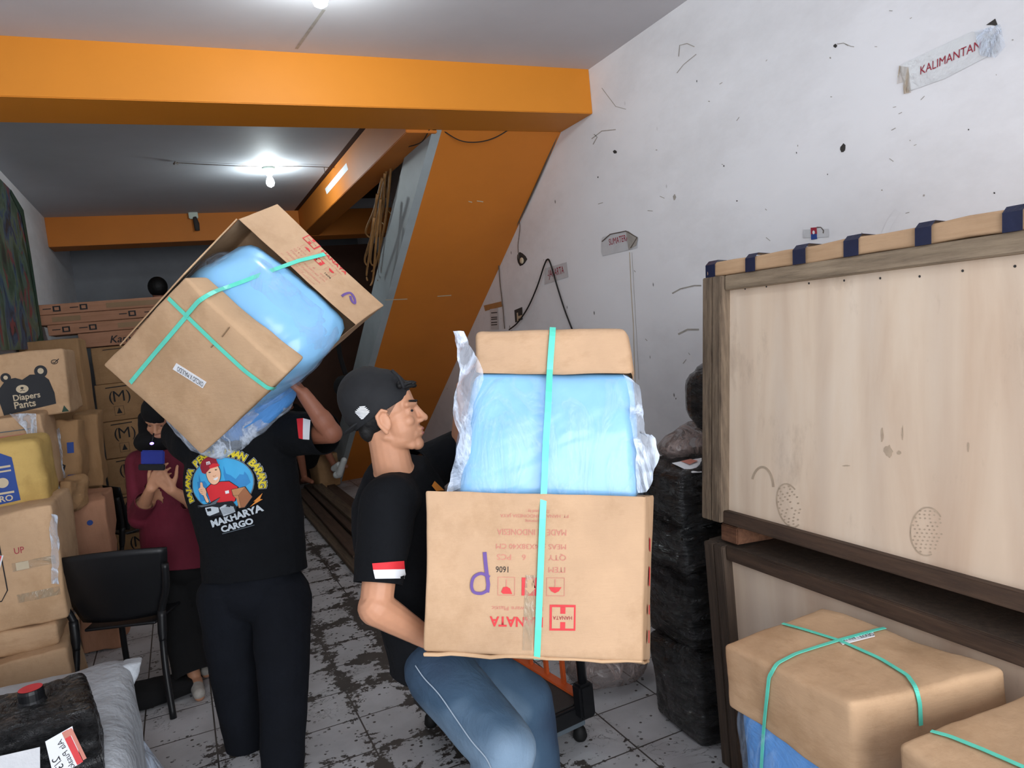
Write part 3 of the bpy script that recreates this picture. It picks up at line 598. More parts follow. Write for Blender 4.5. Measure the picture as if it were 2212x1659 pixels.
W1, H1, R1 = crate('plywood_crate', 'lower plywood crate with dark posts standing on the tiles under the big one', 1.67, 0.0, 0.85, 0.45, 2.13, 0.74, 0, 'timber_d', 'timber_dv', False)
W2, H2, R2 = crate('plywood_crate', 'big pale plywood crate with shoe prints leaning on top of the lower crate', 1.67, 0.935, 1.795, 0.45, 2.13, 0.66, lean, 'timber', 'timber_v', True)
for i, yy in enumerate((2.02, 0.75)):
    m = MB(); m.box((1.83, yy, .882), (.30, .085, .060), 'timber_r', Matrix.Rotation(.08, 3, 'Y'), bev=.004); put('timber_block', m, None, ('reddish timber block wedged between the two plywood crates at their far end', 'timber block between the crates at the near end')[i], 'block')
# flat carton on top of the upper crate, bound with navy tape
t = thing('flat_carton', 'long flat carton with navy tape bands lying on top of the big crate', 'carton', W2(.2, 1.2, H2 + .03))
P = [W2(x, y, H2 + .002 + z) for z in (0, .05) for y in (.45, 2.12) for x in (.0, .5)]
m = MB(); m.hexa(P, 'card', .008, 14, .004, 6, seed=3); put('carton_body', m, t); cbv = m.bvh()
for ya_, wd in ((2.10, .05), (1.90, .045), (1.69, .05), (1.50, .05), (1.28, .045), (1.06, .045)):
    m = MB(); a = W2(-.006, ya_, H2 - .0); m.ribbon([W2(-.004, ya_, H2), W2(-.005, ya_, H2 + .045), W2(.01, ya_, H2 + .06), W2(.3, ya_, H2 + .062)], [V((-1, 0, 0)), V((-1, 0, .3)), V((-.3, 0, 1)), V((0, 0, 1))], wd, 'navy', .001); put('tape_band', m, t, 'navy tape band')
# wrapped black parcels in a pile on the floor, beside the crates
zz = [0, .34, .62, .80, 1.09]
pl = [('largest black film-wrapped parcel at the foot of the pile beside the crates', 1.66, 2.10, 2.23, 2.56, 0, .36, 5), ('tall black film-wrapped parcel second from the floor in the pile', 1.685, 2.08, 2.27, 2.60, .345, .69, 6),
      ('squashed black parcel bulging third from the floor in the pile', 1.64, 2.06, 2.25, 2.66, .685, .86, 7), ('topmost black parcel of the pile with a white paper on it', 1.655, 2.05, 2.24, 2.55, .855, 1.09, 8)]
tops = []
for lb, xa, xb, ya, yb, za, zb, sd in pl:
    m = MB(); P = [(x, y, z) for z in (za, zb) for y in (ya, yb) for x in (xa, xb)]; m.hexa(P, 'film', .025, 26, .008, 4, .012, sd, fine=.002); t = put('wrapped_parcel', m, None, lb, 'parcel'); tops.append(m)
m = MB(); bv = tops[3].bvh()
h1 = [hit(bv, x, y)[0] for x, y in ((1452, 1004), (1516, 993), (1516, 1024), (1496, 1025))]
h1 = [p if p is not None else atz(x, y, 1.1) for p, (x, y) in zip(h1, ((1452, 1004), (1516, 993), (1516, 1024), (1496, 1025)))]
vs = [p + V((0, 0, .006)) for p in h1]; m.add(vs + [p + V((0, 0, .0015)) for p in vs], [(0, 1, 2, 3), (7, 6, 5, 4), (0, 4, 5, 1), (1, 5, 6, 2), (2, 6, 7, 3), (3, 7, 4, 0)], 'white')
q = [hit(bv, x, y)[0] for x, y in ((1470, 1001), (1492, 996), (1508, 1000), (1490, 1008))]
m.add([(p if p is not None else atz(1490, 1000, 1.1)) + V((0, 0, .009)) for p in q], [(0, 1, 2, 3)], 'pink_ink'); put('delivery_note', m, None, 'white paper slip lying on the topmost black parcel', 'paper')
m = MB(); m.hexa([D(1418, 1000, 2.93), D(1560, 985, 2.95), D(1430, 985, 3.35), D(1580, 975, 3.35), D(1440, 925, 3.0), D(1560, 922, 3.05), D(1470, 915, 3.3), D(1580, 915, 3.3)], 'bag', .08, 8, .014, 3, .03, 9)
put('plastic_bag', m, None, 'crinkled translucent brown plastic bag behind the topmost black parcel', 'bag')
m = MB(); m.hexa([D(1495, 925, 3.0), D(1580, 950, 3.0), D(1490, 915, 3.3), D(1580, 940, 3.3), D(1485, 800, 3.0), D(1600, 770, 3.0), D(1490, 800, 3.3), D(1600, 770, 3.3)], 'film', .07, 8, .01, 3, .02, 11)
put('wrapped_bundle', m, None, 'black film bundle peeking out behind the edge of the big crate', 'bundle')
# bag of scraps on the floor
m = MB(); cc = atz(1310, 1445, .05); m.hexa([cc + V((x * .16, y * .14, z)) for z in (-.04, .13) for y in (-1, 1) for x in (-1, 1)], 'bag', .07, 8, .012, 5, .02, 12); put('plastic_bag', m, None, 'clear plastic bag of scraps on the tiles behind the platform scale', 'bag')

# ================================================================== PLATFORM SCALE
zt_ = .17; K = [atz(1283, 1511, zt_), atz(1131, 1420, zt_), atz(885, 1508, zt_)]; kx_ = (K[0] - K[1]); A_ = K[0]; B_ = K[0] - kx_.normalized() * .62
ux = kx_.normalized(); uy = V((ux.y, -ux.x, 0)); uy = uy if uy.x < 0 else -uy
Lx, Ly = .62, .52
t = thing('platform_scale', 'black platform scale with orange guard rails on the tiles behind the crouching worker', 'scale', (K[0] - ux * Lx / 2 + uy * Ly / 2) * 1)
t.location.z = 0; K0 = K[0]
def SC(a, b, z): p = K0 - ux * a + uy * b; return V((p.x, p.y, z))
rot = Matrix((ux, uy, V((0, 0, 1)))).transposed()
m = MB(); m.box(SC(Lx / 2, Ly / 2, zt_ - .035), (Lx, Ly, .07), 'black_plastic', rot, .006); put('platform', m, t)
m = MB(); m.box(SC(Lx / 2, Ly / 2, zt_ + .003), (Lx - .04, Ly - .04, .006), 'mat_dark', rot, .002); put('platform_mat', m, t, 'dull brown-black mat')
m = MB(); m.box(SC(Lx / 2, Ly / 2, .085), (Lx - .06, Ly - .06, .045), 'grey_print2', rot, .004); put('lower_frame', m, t)
for a, b in ((.05, .05), (Lx - .05, .05), (.05, Ly - .05), (Lx - .05, Ly - .05)):
    m = MB(); p = SC(a, b, 0); m.tube([p, p + V((0, 0, .015)), p + V((0, 0, .045)), p + V((0, 0, .065))], [.022, .03, .024, .012], 'rubber', 14); put('foot', m, t)
m = MB(); beam_box(m, SC(.02, .035, zt_ + .012), SC(Lx - .05, .035, zt_ + .012), .045, .012, uy, 'paint_orange'); put('base_rail', m, t)
for a in (.035, .16, .285, .41, .53):
    m = MB(); beam_box(m, SC(a, .03, zt_ + .01), SC(a, .03, zt_ + .46), .026, .014, ux, 'paint_orange'); put('guard_bar', m, t)
m = MB(); beam_box(m, SC(.0, .03, zt_ + .46), SC(Lx - .03, .03, zt_ + .46), .026, .014, (0, 0, 1), 'paint_orange'); put('top_rail', m, t)
m = MB(); m.box(SC(-.015, .06, .2), (.06, .07, .14), 'black_plastic', rot, .01); put('column_base', m, t)
m = MB(); m.tube([SC(-.015, .06, .26), SC(-.015, .06, .80)], .017, 'black_plastic', 14); m.tube([SC(-.005, .035, .26), SC(-.005, .035, .80)], .006, 'metal', 10); put('column', m, t)
m = MB(); m.box(SC(-.015, .06, .84), (.18, .05, .11), 'black_plastic', rot, .01); m.box(SC(-.015, .033, .845), (.13, .004, .05), 'grey_print2', rot); put('display', m, t)

# ================================================================== TIMBER PLANKS AND CLUTTER UNDER THE STAIRS
pk = [(1.02, 5.3, 9.1, .02, .09, .035, 'timber_dull'), (1.13, 5.25, 8.8, .02, .10, .03, 'timber_d'), (1.25, 5.4, 9.0, .02, .11, .035, 'timber_dull'), (1.37, 5.35, 8.6, .02, .10, .03, 'timber_r'), (1.10, 5.6, 8.7, .055, .1, .03, 'timber_d'), (1.24, 5.7, 8.9, .06, .12, .03, 'timber_d'), (1.38, 5.6, 8.5, .06, .1, .03, 'timber_d'), (1.49, 5.5, 8.8, .02, .09, .035, 'timber_d'), (1.30, 5.9, 8.6, .095, .11, .03, 'timber_dull')]
plb = ['plank nearest the tiles at the left edge of the timber pile', 'dark plank second from the left on the floor in the timber pile', 'weathered plank in the middle of the bottom layer of timber', 'reddish plank on the right of the bottom layer of timber', 'weathered plank in the second layer, left side of the timber pile', 'dark plank in the middle of the second layer of timber', 'dark plank in the second layer at the right of the timber pile', 'dark plank lying furthest right against the stringer', 'topmost weathered plank of the timber pile']
for (x, ya, yb, z, wd, th, mt), lb in zip(pk, plb):
    m = MB(); m.box((x, (ya + yb) / 2, z), (wd, yb - ya, th), mt, Matrix.Rotation(random.uniform(-.008, .008), 3, 'Z'), .003); put('timber_plank', m, None, lb, 'plank', group='timber planks lying along the floor')
m = MB(); m.box((2.0, 9.2, .7), (.9, 0.02, 1.4), 'darkwood'); 
# hanging rattan strands between the beam and the stringer
rr = random.Random(9)
rods = [((842, 350), (800, 560)), ((850, 345), (812, 570)), ((858, 340), (818, 590)), ((835, 362), (795, 540)), ((826, 385), (790, 500)), ((846, 350), (822, 470)), ((815, 420), (788, 560)), ((822, 430), (806, 600)), ((860, 345), (838, 450)), ((808, 470), (792, 590)), ((831, 375), (815, 500))]
t = thing('rattan_bundle', 'bundle of dry rattan canes hanging in the gap between stringer and beam', 'cane bundle', aty(840, 600, 5.7))
for (a, b) in rods:
    p, q = aty(*a, 5.35 + rr.uniform(-.1, .1)), aty(*b, 5.9 + rr.uniform(-.1, .3)); p.x = min(p.x, 1.59); mid = (p + q) / 2 + V((rr.uniform(-.02, .02), 0, -.03)); end = q + V((rr.uniform(-.05, .05), 0, -.06))
    m = MB(); m.tube(smooth_path([p, mid, q, end], 5), [.011 - .0003 * i for i in range(16)], 'rod', 7); put('cane', m, t)
def rbox(name, c, size, mat, label, cat, rz=0, seed=0, r=.02, amp=.008, fr=3, bulge=.01, grp=None, n=8, base_=True):
    R_ = Matrix.Rotation(rz, 3, 'Z'); P = [V(c) + R_ @ V((x * size[0] / 2, y * size[1] / 2, z * size[2])) for z in (0, 1) for y in (-1, 1) for x in (-1, 1)]
    m = MB(); m.hexa(P, mat, r, n, amp, fr, bulge, seed); return put(name, m, None, label, cat, group=grp), m
rbox('carton', (1.45, 8.97, .0), (.27, .3, .40), 'card_dark', 'scuffed carton on the floor beyond the timber pile beside the white shoe', 'carton', .2, 2)
rbox('rubbish_bag', (.86, 9.95, 0), (.42, .42, .42), 'bag', 'full grey plastic bag on the floor beyond the timber planks', 'bag', .2, 3, .1, .03)
rbox('rubbish_bag', (1.36, 8.85, .42 - .42), (.0001, .0001, .0001), 'bag', 'x', 'bag')[0] if False else None
rbox('rubbish_bag', (1.45, 8.98, .405), (.25, .26, .26), 'film', 'black plastic bag sitting on the scuffed carton beyond the timber', 'bag', .2, 5, .09, .03)
m = MB(); c = D(742, 835, 6.2); m.tube(smooth_path([c + V((0.02, 0, .55)), c + V((0.0, 0, .3)), c + V((.03, 0, .1))], 4), .02, 'blackcloth', 8); m.ell(c, (.085, .05, .095), 'blackcloth'); put('black_pouch', m, None, 'black pouch hanging by its strap from the stair stringer', 'pouch')

# ================================================================== LEFT SIDE: stacked cartons
def carton_art(kind):
    A = []
    if kind == 'M':   # line drawing print and small emblem
        A += [(*text2d('M', .13, .10, .15, bold=0.0), 'ink', 0), (*text2d('(', .12, .07, .155), 'ink', 0), (*text2d(')', .12, .205, .155), 'ink', 0), (*line2d([(.06, .27), (.22, .275)], .008), 'ink', 0), (*poly2d([(.12, .05), (.16, .05), (.14, .1)]), 'ink', 0), (*rrect_line(.105, .035, .175, .11, .003), 'ink', 0), (*rect2d(.29, .1, .38, .25), 'card_dark', 0)]
    if kind == 'sq': A += [(*rect2d(.04, .15, .12, .24), 'card_dark', 0), (*rect2d(.16, .15, .24, .24), 'card_dark', 0), (*rect2d(.04, .03, .12, .12), 'card_dark', 0), (*line2d([(.08, .27), (.26, .275)], .006), 'ink', 0)]
    return A
Mx0, Mx1, My = -.64, -.19, 6.95
hh = [0, .31, .62, .93, 1.24, 1.555, 1.865]
nm = ['bottom carton of the rear column behind the chairs', 'second carton from the floor in the rear column', 'third carton from the floor in the rear column', 'carton with a printed M just above the rear chair in the rear column', 'carton with a printed M in the middle of the rear column', 'carton with pale squares at the top of the rear column']
for i in range(6):
    m = MB(); m.hexa([(x, y, z) for z in (hh[i], hh[i + 1] - .004) for y in (My, My + .42) for x in (Mx0 + .015 * (i % 2), Mx1 + .012 * (i % 3))], 'card_dark', .008, 6, .002, 3, 0, i)
    decal(m, [(v, f, mt, l) for v, f, mt, l in carton_art('sq' if i == 5 else 'M')], (Mx0 + .02, My, hh[i] + .01), (1, 0, 0), (0, 0, 1), m.bvh(), .002)
    put('carton', m, None, nm[i], 'carton', group='printed cartons in the rear column')
    m = MB(); m.hexa([(x, y, z) for z in (hh[i], hh[i + 1] - .004) for y in (My, My + .42) for x in (Mx1 + .03, Mx1 + .46)], 'card_dark', .008, 6, .002, 3, 0, i + 20)
    decal(m, [(v, f, mt, l) for v, f, mt, l in carton_art('M')], (Mx1 + .05, My, hh[i] + .01), (1, 0, 0), (0, 0, 1), m.bvh(), .002)
    put('carton', m, None, 'carton number %s up in the second rear column half hidden by the carried bale' % ('one', 'two', 'three', 'four', 'five', 'six')[i], 'carton', group='printed cartons in the second rear column')
lz = [(1.868, 1.985, -.70, .55, 'card_red', 'handwritten carton with marker scrawl under the long flat cartons'), (1.988, 2.072, -.90, .5, 'card_red', 'lowest of the three long flat cartons at the rear'), (2.075, 2.155, -.96, .45, 'card_red', 'middle one of the three long flat cartons at the rear'), (2.158, 2.240, -.965, .42, 'card_red', 'topmost long flat carton at the rear with printed square marks')]
for i, (za, zb, xa, xb, mt, lb) in enumerate(lz):
    m = MB(); m.hexa([(x, y, z) for z in (za, zb) for y in (My - .02, My + .34) for x in (xa, xb)], mt, .006, 10, .0015, 3, 0, i + 30); A = []
    if i == 0: A = [(*text2d('Kamar/1 mdy', .085, .22, .02, shear=.3, bold=.01), 'ink', 0)]
    else:
        o = (.10, .10, .65, .12)[i]; A = [(*rect2d(o, .02, o + .055, .065), 'ink', 0), (*rect2d(o + .19, .02, o + .245, .065), 'ink', 0), (*rect2d(o + .012, .03, o + .043, .055), mt, 1), (*rect2d(o + .202, .03, o + .233, .055), mt, 1), (*line2d([(o - .07, .045), (o - .012, .045)], .007), 'ink', 0), (*line2d([(o + .12, .045), (o + .18, .045)], .007), 'ink', 0), (*rect2d(.5 if i != 2 else .1, .02, .95 if i != 2 else .3, .06), 'card_in', 0)]
    decal(m, A, (xa + .0, My - .02, za), (1, 0, 0), (0, 0, 1), m.bvh(), .002)
    put('flat_carton' if i else 'carton', m, None, lb, 'carton')
def pilebox(name, label, px0, py0, px1, py1, y, depth, mat, seed, arts=(), amp=.006, tilt=0, r=.015, bulge=0, floor=False, xl=None, dy=0.0, cat='carton'):
    a = aty(px1, py0, y); b = aty(px1, py1, y); z1_, z0_ = a.z, (0.0 if floor else b.z); xr = (a.x + b.x) / 2; xl_ = xl if xl is not None else max(-.98, aty(px0, (py0 + py1) / 2, y).x)
    P = [V((x, yy, z)) for z in (z0_, z1_) for yy in (y, y + depth) for x in (xl_, xr)]
    c = sum(P, V((0, 0, 0))) / 8; Rt = Matrix.Rotation(tilt, 3, 'Y'); P = [c + Rt @ (p - c) for p in P]
    for i in (1, 5): P[i].y += dy
    m = MB(); m.hexa(P, mat, r, 9, amp, 4, bulge, seed)
    if arts: decal(m, arts(xr - xl_, z1_ - z0_), P[0], P[1] - P[0], P[4] - P[0], m.bvh(), .0025)
    return put(name, m, None, label, cat), m, P
pilebox('carton', 'large brown carton at the back of the left pile under the banner', 15, 728, 188, 1000, 6.02, .5, 'card_dark', 41, floor=True, xl=-.97)
def bear(w_, h_):
    x0 = w_ - .40; A = [(*poly2d([(x0 + .03, .03), (x0 + .32, .065), (x0 + .32, .13), (x0 + .30, .21), (x0 + .265, .245), (x0 + .20, .25), (x0 + .155, .225), (x0 + .12, .24), (x0 + .07, .235), (x0 + .03, .19), (x0 + .015, .12)]), 'bear', 0),
        (*disc2d(x0 + .262, .262, .036), 'bear', 1), (*disc2d(x0 + .262, .265, .017), 'cream', 2), (*disc2d(x0 + .07, .245, .028), 'bear', 1), (*disc2d(x0 + .07, .247, .012), 'cream', 2),
        (*disc2d(x0 + .148, .172, .034, .024), 'cream', 2), (*disc2d(x0 + .148, .187, .013, .008), 'cream', 3), (*disc2d(x0 + .148, .178, .009, .006), 'bear', 4), (*line2d([(x0 + .148, .178), (x0 + .148, .166), (x0 + .135, .160)], .003), 'bear', 4), (*line2d([(x0 + .148, .166), (x0 + .161, .160)], .003), 'bear', 4),
        (*text2d('Diapers', .048, x0 + .09, .108, bold=.02, rot=.04), 'cream', 3), (*text2d('Pants', .056, x0 + .09, .062, bold=.02, rot=.04), 'cream', 3), (*ring2d(x0 + .345, .31, .018, .012, .004), 'ink', 1), (*line2d([(x0 + .335, .31), (x0 + .343, .303), (x0 + .372, .325)], .005), 'ink', 2), (*poly2d([(x0 + .345, .012), (x0 + .385, .012), (x0 + .362, .05)]), 'green_edge', 2)]
    A = [([(w_ - (w_ - x) * .88 , y * .97) for x, y in v], f, m_, l) for v, f, m_, l in A]
    return A
pilebox('carton', 'taped carton printed with a dark bear head and Diapers Pants', -60, 752, 145, 893, 4.9, .55, 'card', 42, bear, amp=.005, xl=-.98)
pilebox('carton', 'open-topped taped carton under the bear carton with faded red print', -40, 890, 105, 1100, 4.65, .44, 'card', 43, lambda w_, h_: [(*rect2d(w_ - .34, h_ - .16, w_ - .08, h_ - .10), 'pink_ink', 0), (*rect2d(w_ - .34, h_ - .08, w_ - .05, h_ - .075), 'grey_print2', 0), (*line2d([(w_ - .05, h_ - .18), (w_ - .05, h_ - .03)], .004), 'ink', 0)], amp=.010, xl=-.955, bulge=.004)
def blu(w_, h_): return [(*rect2d(w_ * .55, h_ * .55, w_ * .8, h_ * .7), 'blue_ink', 0), (*rect2d(w_ * .5, h_ * .2, w_ * .95, h_ * .24), 'blue_ink', 0), (*line2d([(w_ * .3, h_ * .4), (w_ * .42, h_ * .38), (w_ * .35, h_ * .3)], .01), 'ink', 0)]
pilebox('carton', 'crumpled leaning carton with blue print beside the open-topped one', 95, 905, 172, 1060, 5.14, .3, 'card_dark', 44, blu, amp=.018, tilt=.08, xl=-.74, bulge=.01)
pilebox('carton', 'narrow tall carton at the right edge of the left pile', 170, 890, 216, 1050, 5.52, .42, 'card_dark', 45, amp=.012, tilt=.06, xl=-.66)
pilebox('carton', 'slumped orange-brown carton low at the right edge of the left pile', 140, 1075, 232, 1200, 5.0, .5, 'card_red', 46, lambda w_, h_: [(*disc2d(w_ * .62, h_ * .86, .016), 'blue_ink', 0), (*rect2d(w_ * .58, h_ * .3, w_ * .64, h_ * .32), 'ink', 0)], amp=.016, xl=-.72, floor=True)
pilebox('carton', 'torn open carton with ragged flaps in the middle of the left pile', 90, 1040, 165, 1100, 4.72, .3, 'card_dark', 47, amp=.03, xl=-.67, tilt=-.1)
def yel(w_, h_):
    w_ += .11; return [(*poly2d([(w_ - .34, .04), (w_ - .215, .05), (w_ - .225, .26), (w_ - .29, .30), (w_ - .34, .27)]), 'blue_ink', 0), (*disc2d(w_ - .275, .145, .024), 'cream', 1), (*rect2d(w_ - .33, .215, w_ - .235, .225), 'cream', 1), (*rect2d(w_ - .33, .195, w_ - .235, .203), 'cream', 1), (*rect2d(w_ - .33, .09, w_ - .235, .1), 'cream', 1), (*text2d('PRO', .04, w_ - .32, .055, bold=.02), 'cream', 1)]
pilebox('carton', 'bulging yellow carton with a blue printed tag', -60, 945, 92, 1094, 4.2, .4, 'card_yellow', 48, yel, amp=.009, xl=-.96, bulge=.008, tilt=0, r=.035)
def up(w_, h_):
    return [(*line2d([(w_ - .50, h_ - .075), (w_ - .25, h_ - .065), (w_ - .226, h_ - .085), (w_ - .222, .19), (w_ - .25, .145), (w_ - .5, .125)], .005), 'ink', 0), (*text2d('UP', .042, w_ - .175, h_ - .19, bold=0, sx=.8), 'maroon_ink', 0),
        (*poly2d([(w_ - .36, .20), (w_ - .27, .215), (w_ - .25, .235), (w_ - .27, .25), (w_ - .36, .24)]), 'grey_print2', 0), (*ring2d(w_ - .31, .26, .06, .025, .005, 24, -.6, 3.0), 'blue_ink', 0), (*text2d('INDONESIA', .036, w_ - .475, .105, bold=.03), 'blue_ink', 0), (*disc2d(w_ - .31, h_ - .155, .035, .03), 'blue_ink', 0),
        (*poly2d([(w_ - .38, h_ - .17), (w_ - .215, h_ - .185), (w_ - .262, h_ - .31), (w_ - .38, h_ - .285)]), 'white', 1), (*poly2d([(w_ - .243, h_ - .182), (w_ - .222, h_ - .186), (w_ - .268, h_ - .308), (w_ - .29, h_ - .305)]), 'red', 2), (*rect2d(w_ - .19, .27, w_ - .02, .31), 'clear_tape', 1), (*rect2d(w_ - .19, .12, w_ - .02, .16), 'clear_tape', 1), (*rect2d(w_ - .175, .272, w_ - .125, .308), 'cream', 2)]
pilebox('carton', 'large carton marked UP with a blue outline print and a red and white label', -80, 1090, 132, 1338, 4.0, .55, 'card', 49, up, amp=.008, xl=-.95, bulge=.006)
pilebox('carton', 'creased low carton right under the carton marked UP', -60, 1342, 128, 1392, 3.98, .5, 'card', 50, amp=.012, xl=-.98, bulge=.01)
pilebox('carton', 'lowest carton of the left pile with worn corners behind the white sack', -60, 1397, 150, 1470, 3.9, .5, 'card', 51, amp=.01, xl=-.98, floor=True)
m = MB(); m.hexa([D(80, 905, 5.0), D(215, 920, 5.1), D(100, 900, 5.3), D(225, 905, 5.3), D(120, 1060, 4.6), D(235, 1050, 4.7), D(130, 1060, 4.9), D(240, 1050, 5.0)], 'clear', .03, 8, .02, 3, seed=52) if False else None

# ================================================================== CHAIRS
def chair(label, base_pt, yaw, z_top=.80):
    t = thing('plastic_chair', label, 'chair', base_pt); Rz = Matrix.Rotation(yaw, 3, 'Z'); B = V(base_pt)
    def W(x, y, z): return B + Rz @ V((x, y, z))
    # chair faces local +Y; back at -Y
    m = MB(); vs = []; fs = []; nx, nz = 14, 12
    for j in range(nz + 1):
        u = j / nz; z = .47 + u * .34; hw = .195 + .088 * u ** .8 - (.03 * max(0, u - .9) * 10) ** 2 * 3
        for i in range(nx + 1):
            s_ = -1 + 2 * i / nx; vs.append(W(s_ * hw, -.20 - .07 * u + .045 * s_ * s_, z + .02 * (1 - s_ * s_) * (u > .9)))
    n0 = len(vs)
    for j in range(nz):
        for i in range(nx): a = j * (nx + 1) + i; fs.append((a, a + 1, a + nx + 2, a + nx + 1))
    m.add(vs, fs, 'black_plastic', True); o = put('backrest', m, t); md = o.modifiers.new('s', 'SOLIDIFY'); md.thickness = .012; md.offset = 0
    m = MB(); P = [W(x * (.2 if y > 0 else .17), y * .21, z) for z in (.435, .45) for y in (-1, 1) for x in (-1, 1)]; m.hexa(P, 'black_plastic', .0074, 8, .0, 1); put('seat', m, t)
    for sx2 in (-1, 1):
        m = MB(); pts = [W(sx2 * .272, -.25, .74), W(sx2 * .255, -.235, .62), W(sx2 * .21, -.215, .5), W(sx2 * .205, -.235, .36), W(sx2 * .215, -.27, .2), W(sx2 * .235, -.305, .0)]; m.tube(smooth_path(pts[:4], 4), [.017] * 13, 'black_plastic', 10); m.tube(smooth_path(pts[2:], 4), [.021] * 4 + [.0155] * 9, 'black_plastic', 12); put('leg', m, t)
        m = MB(); m.tube(smooth_path([W(sx2 * .18, .16, .435), W(sx2 * .205, .2, .2), W(sx2 * .22, .235, 0)], 4), .0155, 'black_plastic', 12); put('leg', m, t)
    return t
pf = atz(375, 1552, 0); yw = -.38
# local rear right leg at (.235,-.305)
def place(pf, yaw, lx, ly): Rz = Matrix.Rotation(yaw, 3, 'Z'); o = Rz @ V((lx, ly, 0)); return V((pf.x - o.x, pf.y - o.y, 0))
chair('black plastic chair with its broad back to the viewer beside the white sack', place(pf, yw, .235, -.305), yw)
chair('black plastic chair turned sideways behind the woman in maroon', (D(292, 1100, 5.75).x, D(292, 1100, 5.75).y, 0), -1.05)
m = MB(); c = atz(335, 1500, .03); m.hexa([c + V((x * .17, y * .1, z)) for z in (-.025, .06) for y in (-1, 1) for x in (-1, 1)], 'blackcloth', .03, 8, .01, 5, .01, 60); put('black_cloth', m, None, 'black cloth bundle lying on the tiles between the chair leg and the sandal', 'cloth')

# ================================================================== FRONT LEFT: sack and black parcel
m = MB(); zs = .5
A1 = atz(285, 1412, zs); P = [V((-1.0 + .03, 2.1, 0)), V((A1.x + .02, 2.1, 0)), V((-.96, A1.y - .04, 0)), V((A1.x - .02, A1.y - .03, 0)), V((-.96, 2.1, zs - .02)), V((A1.x + .03, 2.1, zs - .02)), V((-.96, A1.y + .05, zs)), V((A1.x, A1.y, zs))]
m.hexa(P, 'sack', .06, 14, .012, 3, .02, 61); t = thing('woven_sack', 'big white woven sack on the tiles under the black parcel with the red cap', 'sack', (-.6, 2.8, 0)); put('sack_body', m, t); sbv = m.bvh()
m = MB(); q = A1; m.hexa([q + V(p) for p in ((-.05, -.14, -.09), (-.01, -.12, -.10), (-.05, -.03, -.09), (.0, -.03, -.11), (-.04, -.12, .0), (.045, -.09, -.015), (-.03, -.02, .0), (.04, -.02, -.01))], 'sack', .012, 6, .006, 8, 0, 62); put('sack_corner', m, t)
m = MB(); m.hexa([V(p) for p in ((-.30, 2.2, 0), (-.17, 2.25, 0), (-.30, 3.2, 0), (-.19, 3.1, 0), (-.30, 2.2, .3), (-.27, 2.25, .22), (-.305, 3.2, .25), (-.28, 3.1, .2))], 'clear', .03, 8, .015, 4, .01, 63); put('plastic_sheet', m, None, 'translucent plastic sheet slumped beside the white sack', 'plastic sheet')
t = thing('wrapped_parcel', 'shiny black wrapped parcel with a red-topped cap and labels on the white sack', 'parcel', (-.65, 2.6, .5))
tl = [atz(x, y, .68) for x, y in ((-60, 1512), (186, 1450))]; nr = [V((tl[1].x + .035, tl[1].y - .34, .675)), V((tl[0].x - .02, tl[0].y - .62, .66))]
tr_, tl_ = tl[1], tl[0]; nr_ = atz(205, 1528, .675); nl_ = atz(-60, 1600, .675)
def dn(p, dx=0, dy=0): return V((p.x + dx, p.y + dy, .43))
P = [dn(nl_, -.03, -.06), dn(nr_, .02, -.06), dn(tl_), dn(tr_, .01), nl_, nr_, tl_, tr_]
m = MB(); m.hexa(P, 'film', .02, 50, .006, 5, .004, 64, fine=.0035); put('parcel_body', m, t); pbv = m.bvh()
c, nn = hit(pbv, 70, 1515); c = c - V((0, 0, .003))
m = MB(); m.tube([c, c + V((0, 0, .012)), c + V((0, 0, .035)), c + V((0, 0, .045))], [.042, .036, .036, .034], 'black_plastic', 28, False); cp = put('cap', m, t)
m = MB(); m.add([c + V((x, y, .0465)) for x, y in disc2d(0, 0, .0335, n=32)[0]], [tuple(range(32))], 'red'); put('cap_top', m, cp, 'red disc')
def on_front(pix, mat, arts=None, lab=None, name='label_sticker', lift=.006):
    P = []
    for (x, y) in pix:
        h, n_ = hit(pbv, x, y)
        P.append((h + n_ * lift) if h is not None else None)
    g = [p for p in P if p is not None]
    if len(g) < len(P): return None
    N_ = (P[1] - P[0]).cross(P[2] - P[0]).normalized(); N_ = N_ if N_.dot(C0 - P[0]) > 0 else -N_
    P = [p + N_ * .008 for p in P]; P[2] = P[1] + P[3] - P[0]; m = MB(); m.add(P + [p - N_ * .001 for p in P], [tuple(range(4)), (7, 6, 5, 4)] + [(i, (i + 1) % 4, 4 + (i + 1) % 4, 4 + i) for i in range(4)], mat)
    if arts: decal(m, arts, P[0], P[1] - P[0], P[3] - P[0], None, .0008, 0)
    return m

mb_ = on_front([(100, 1600), (158, 1566), (188, 1640), (120, 1680)], 'white')
if mb_:
    g = mb_.v[:4]; U_ = g[1] - g[0]; W_ = g[3] - g[0]; lu, lw = U_.length, W_.length
    decal(mb_, [(*rect2d(lu * .60, -lw * .98 + lw, lu * .82, lw * .02 + lw * .96), 'red', 0), (*rect2d(lu * .84, .006, lu * .97, lw * .95), 'pink_ink', 0), (*poly2d([(lu * .60, lw * .03), (lu * .95, lw * .03), (lu * .95, lw * .2), (lu * .60, lw * .2)]), 'pink_ink', 1), (*text2d('Ala Pusaka', .022, lu * .52, lw * .15, rot=math.pi / 2, shear=.2), 'ink', 0), (*text2d('2/3', .03, lu * .2, lw * .5, rot=math.pi / 2), 'ink', 0)], g[0], U_, W_, None, .0008, 0)
    put('label_sticker', mb_, t, 'red and white handwritten label')
mb_ = on_front([(-40, 1640), (88, 1612), (118, 1690), (-40, 1720)], 'paper_lam')
if mb_: put('label_sticker', mb_, t, 'pale blue-white printed sheet')
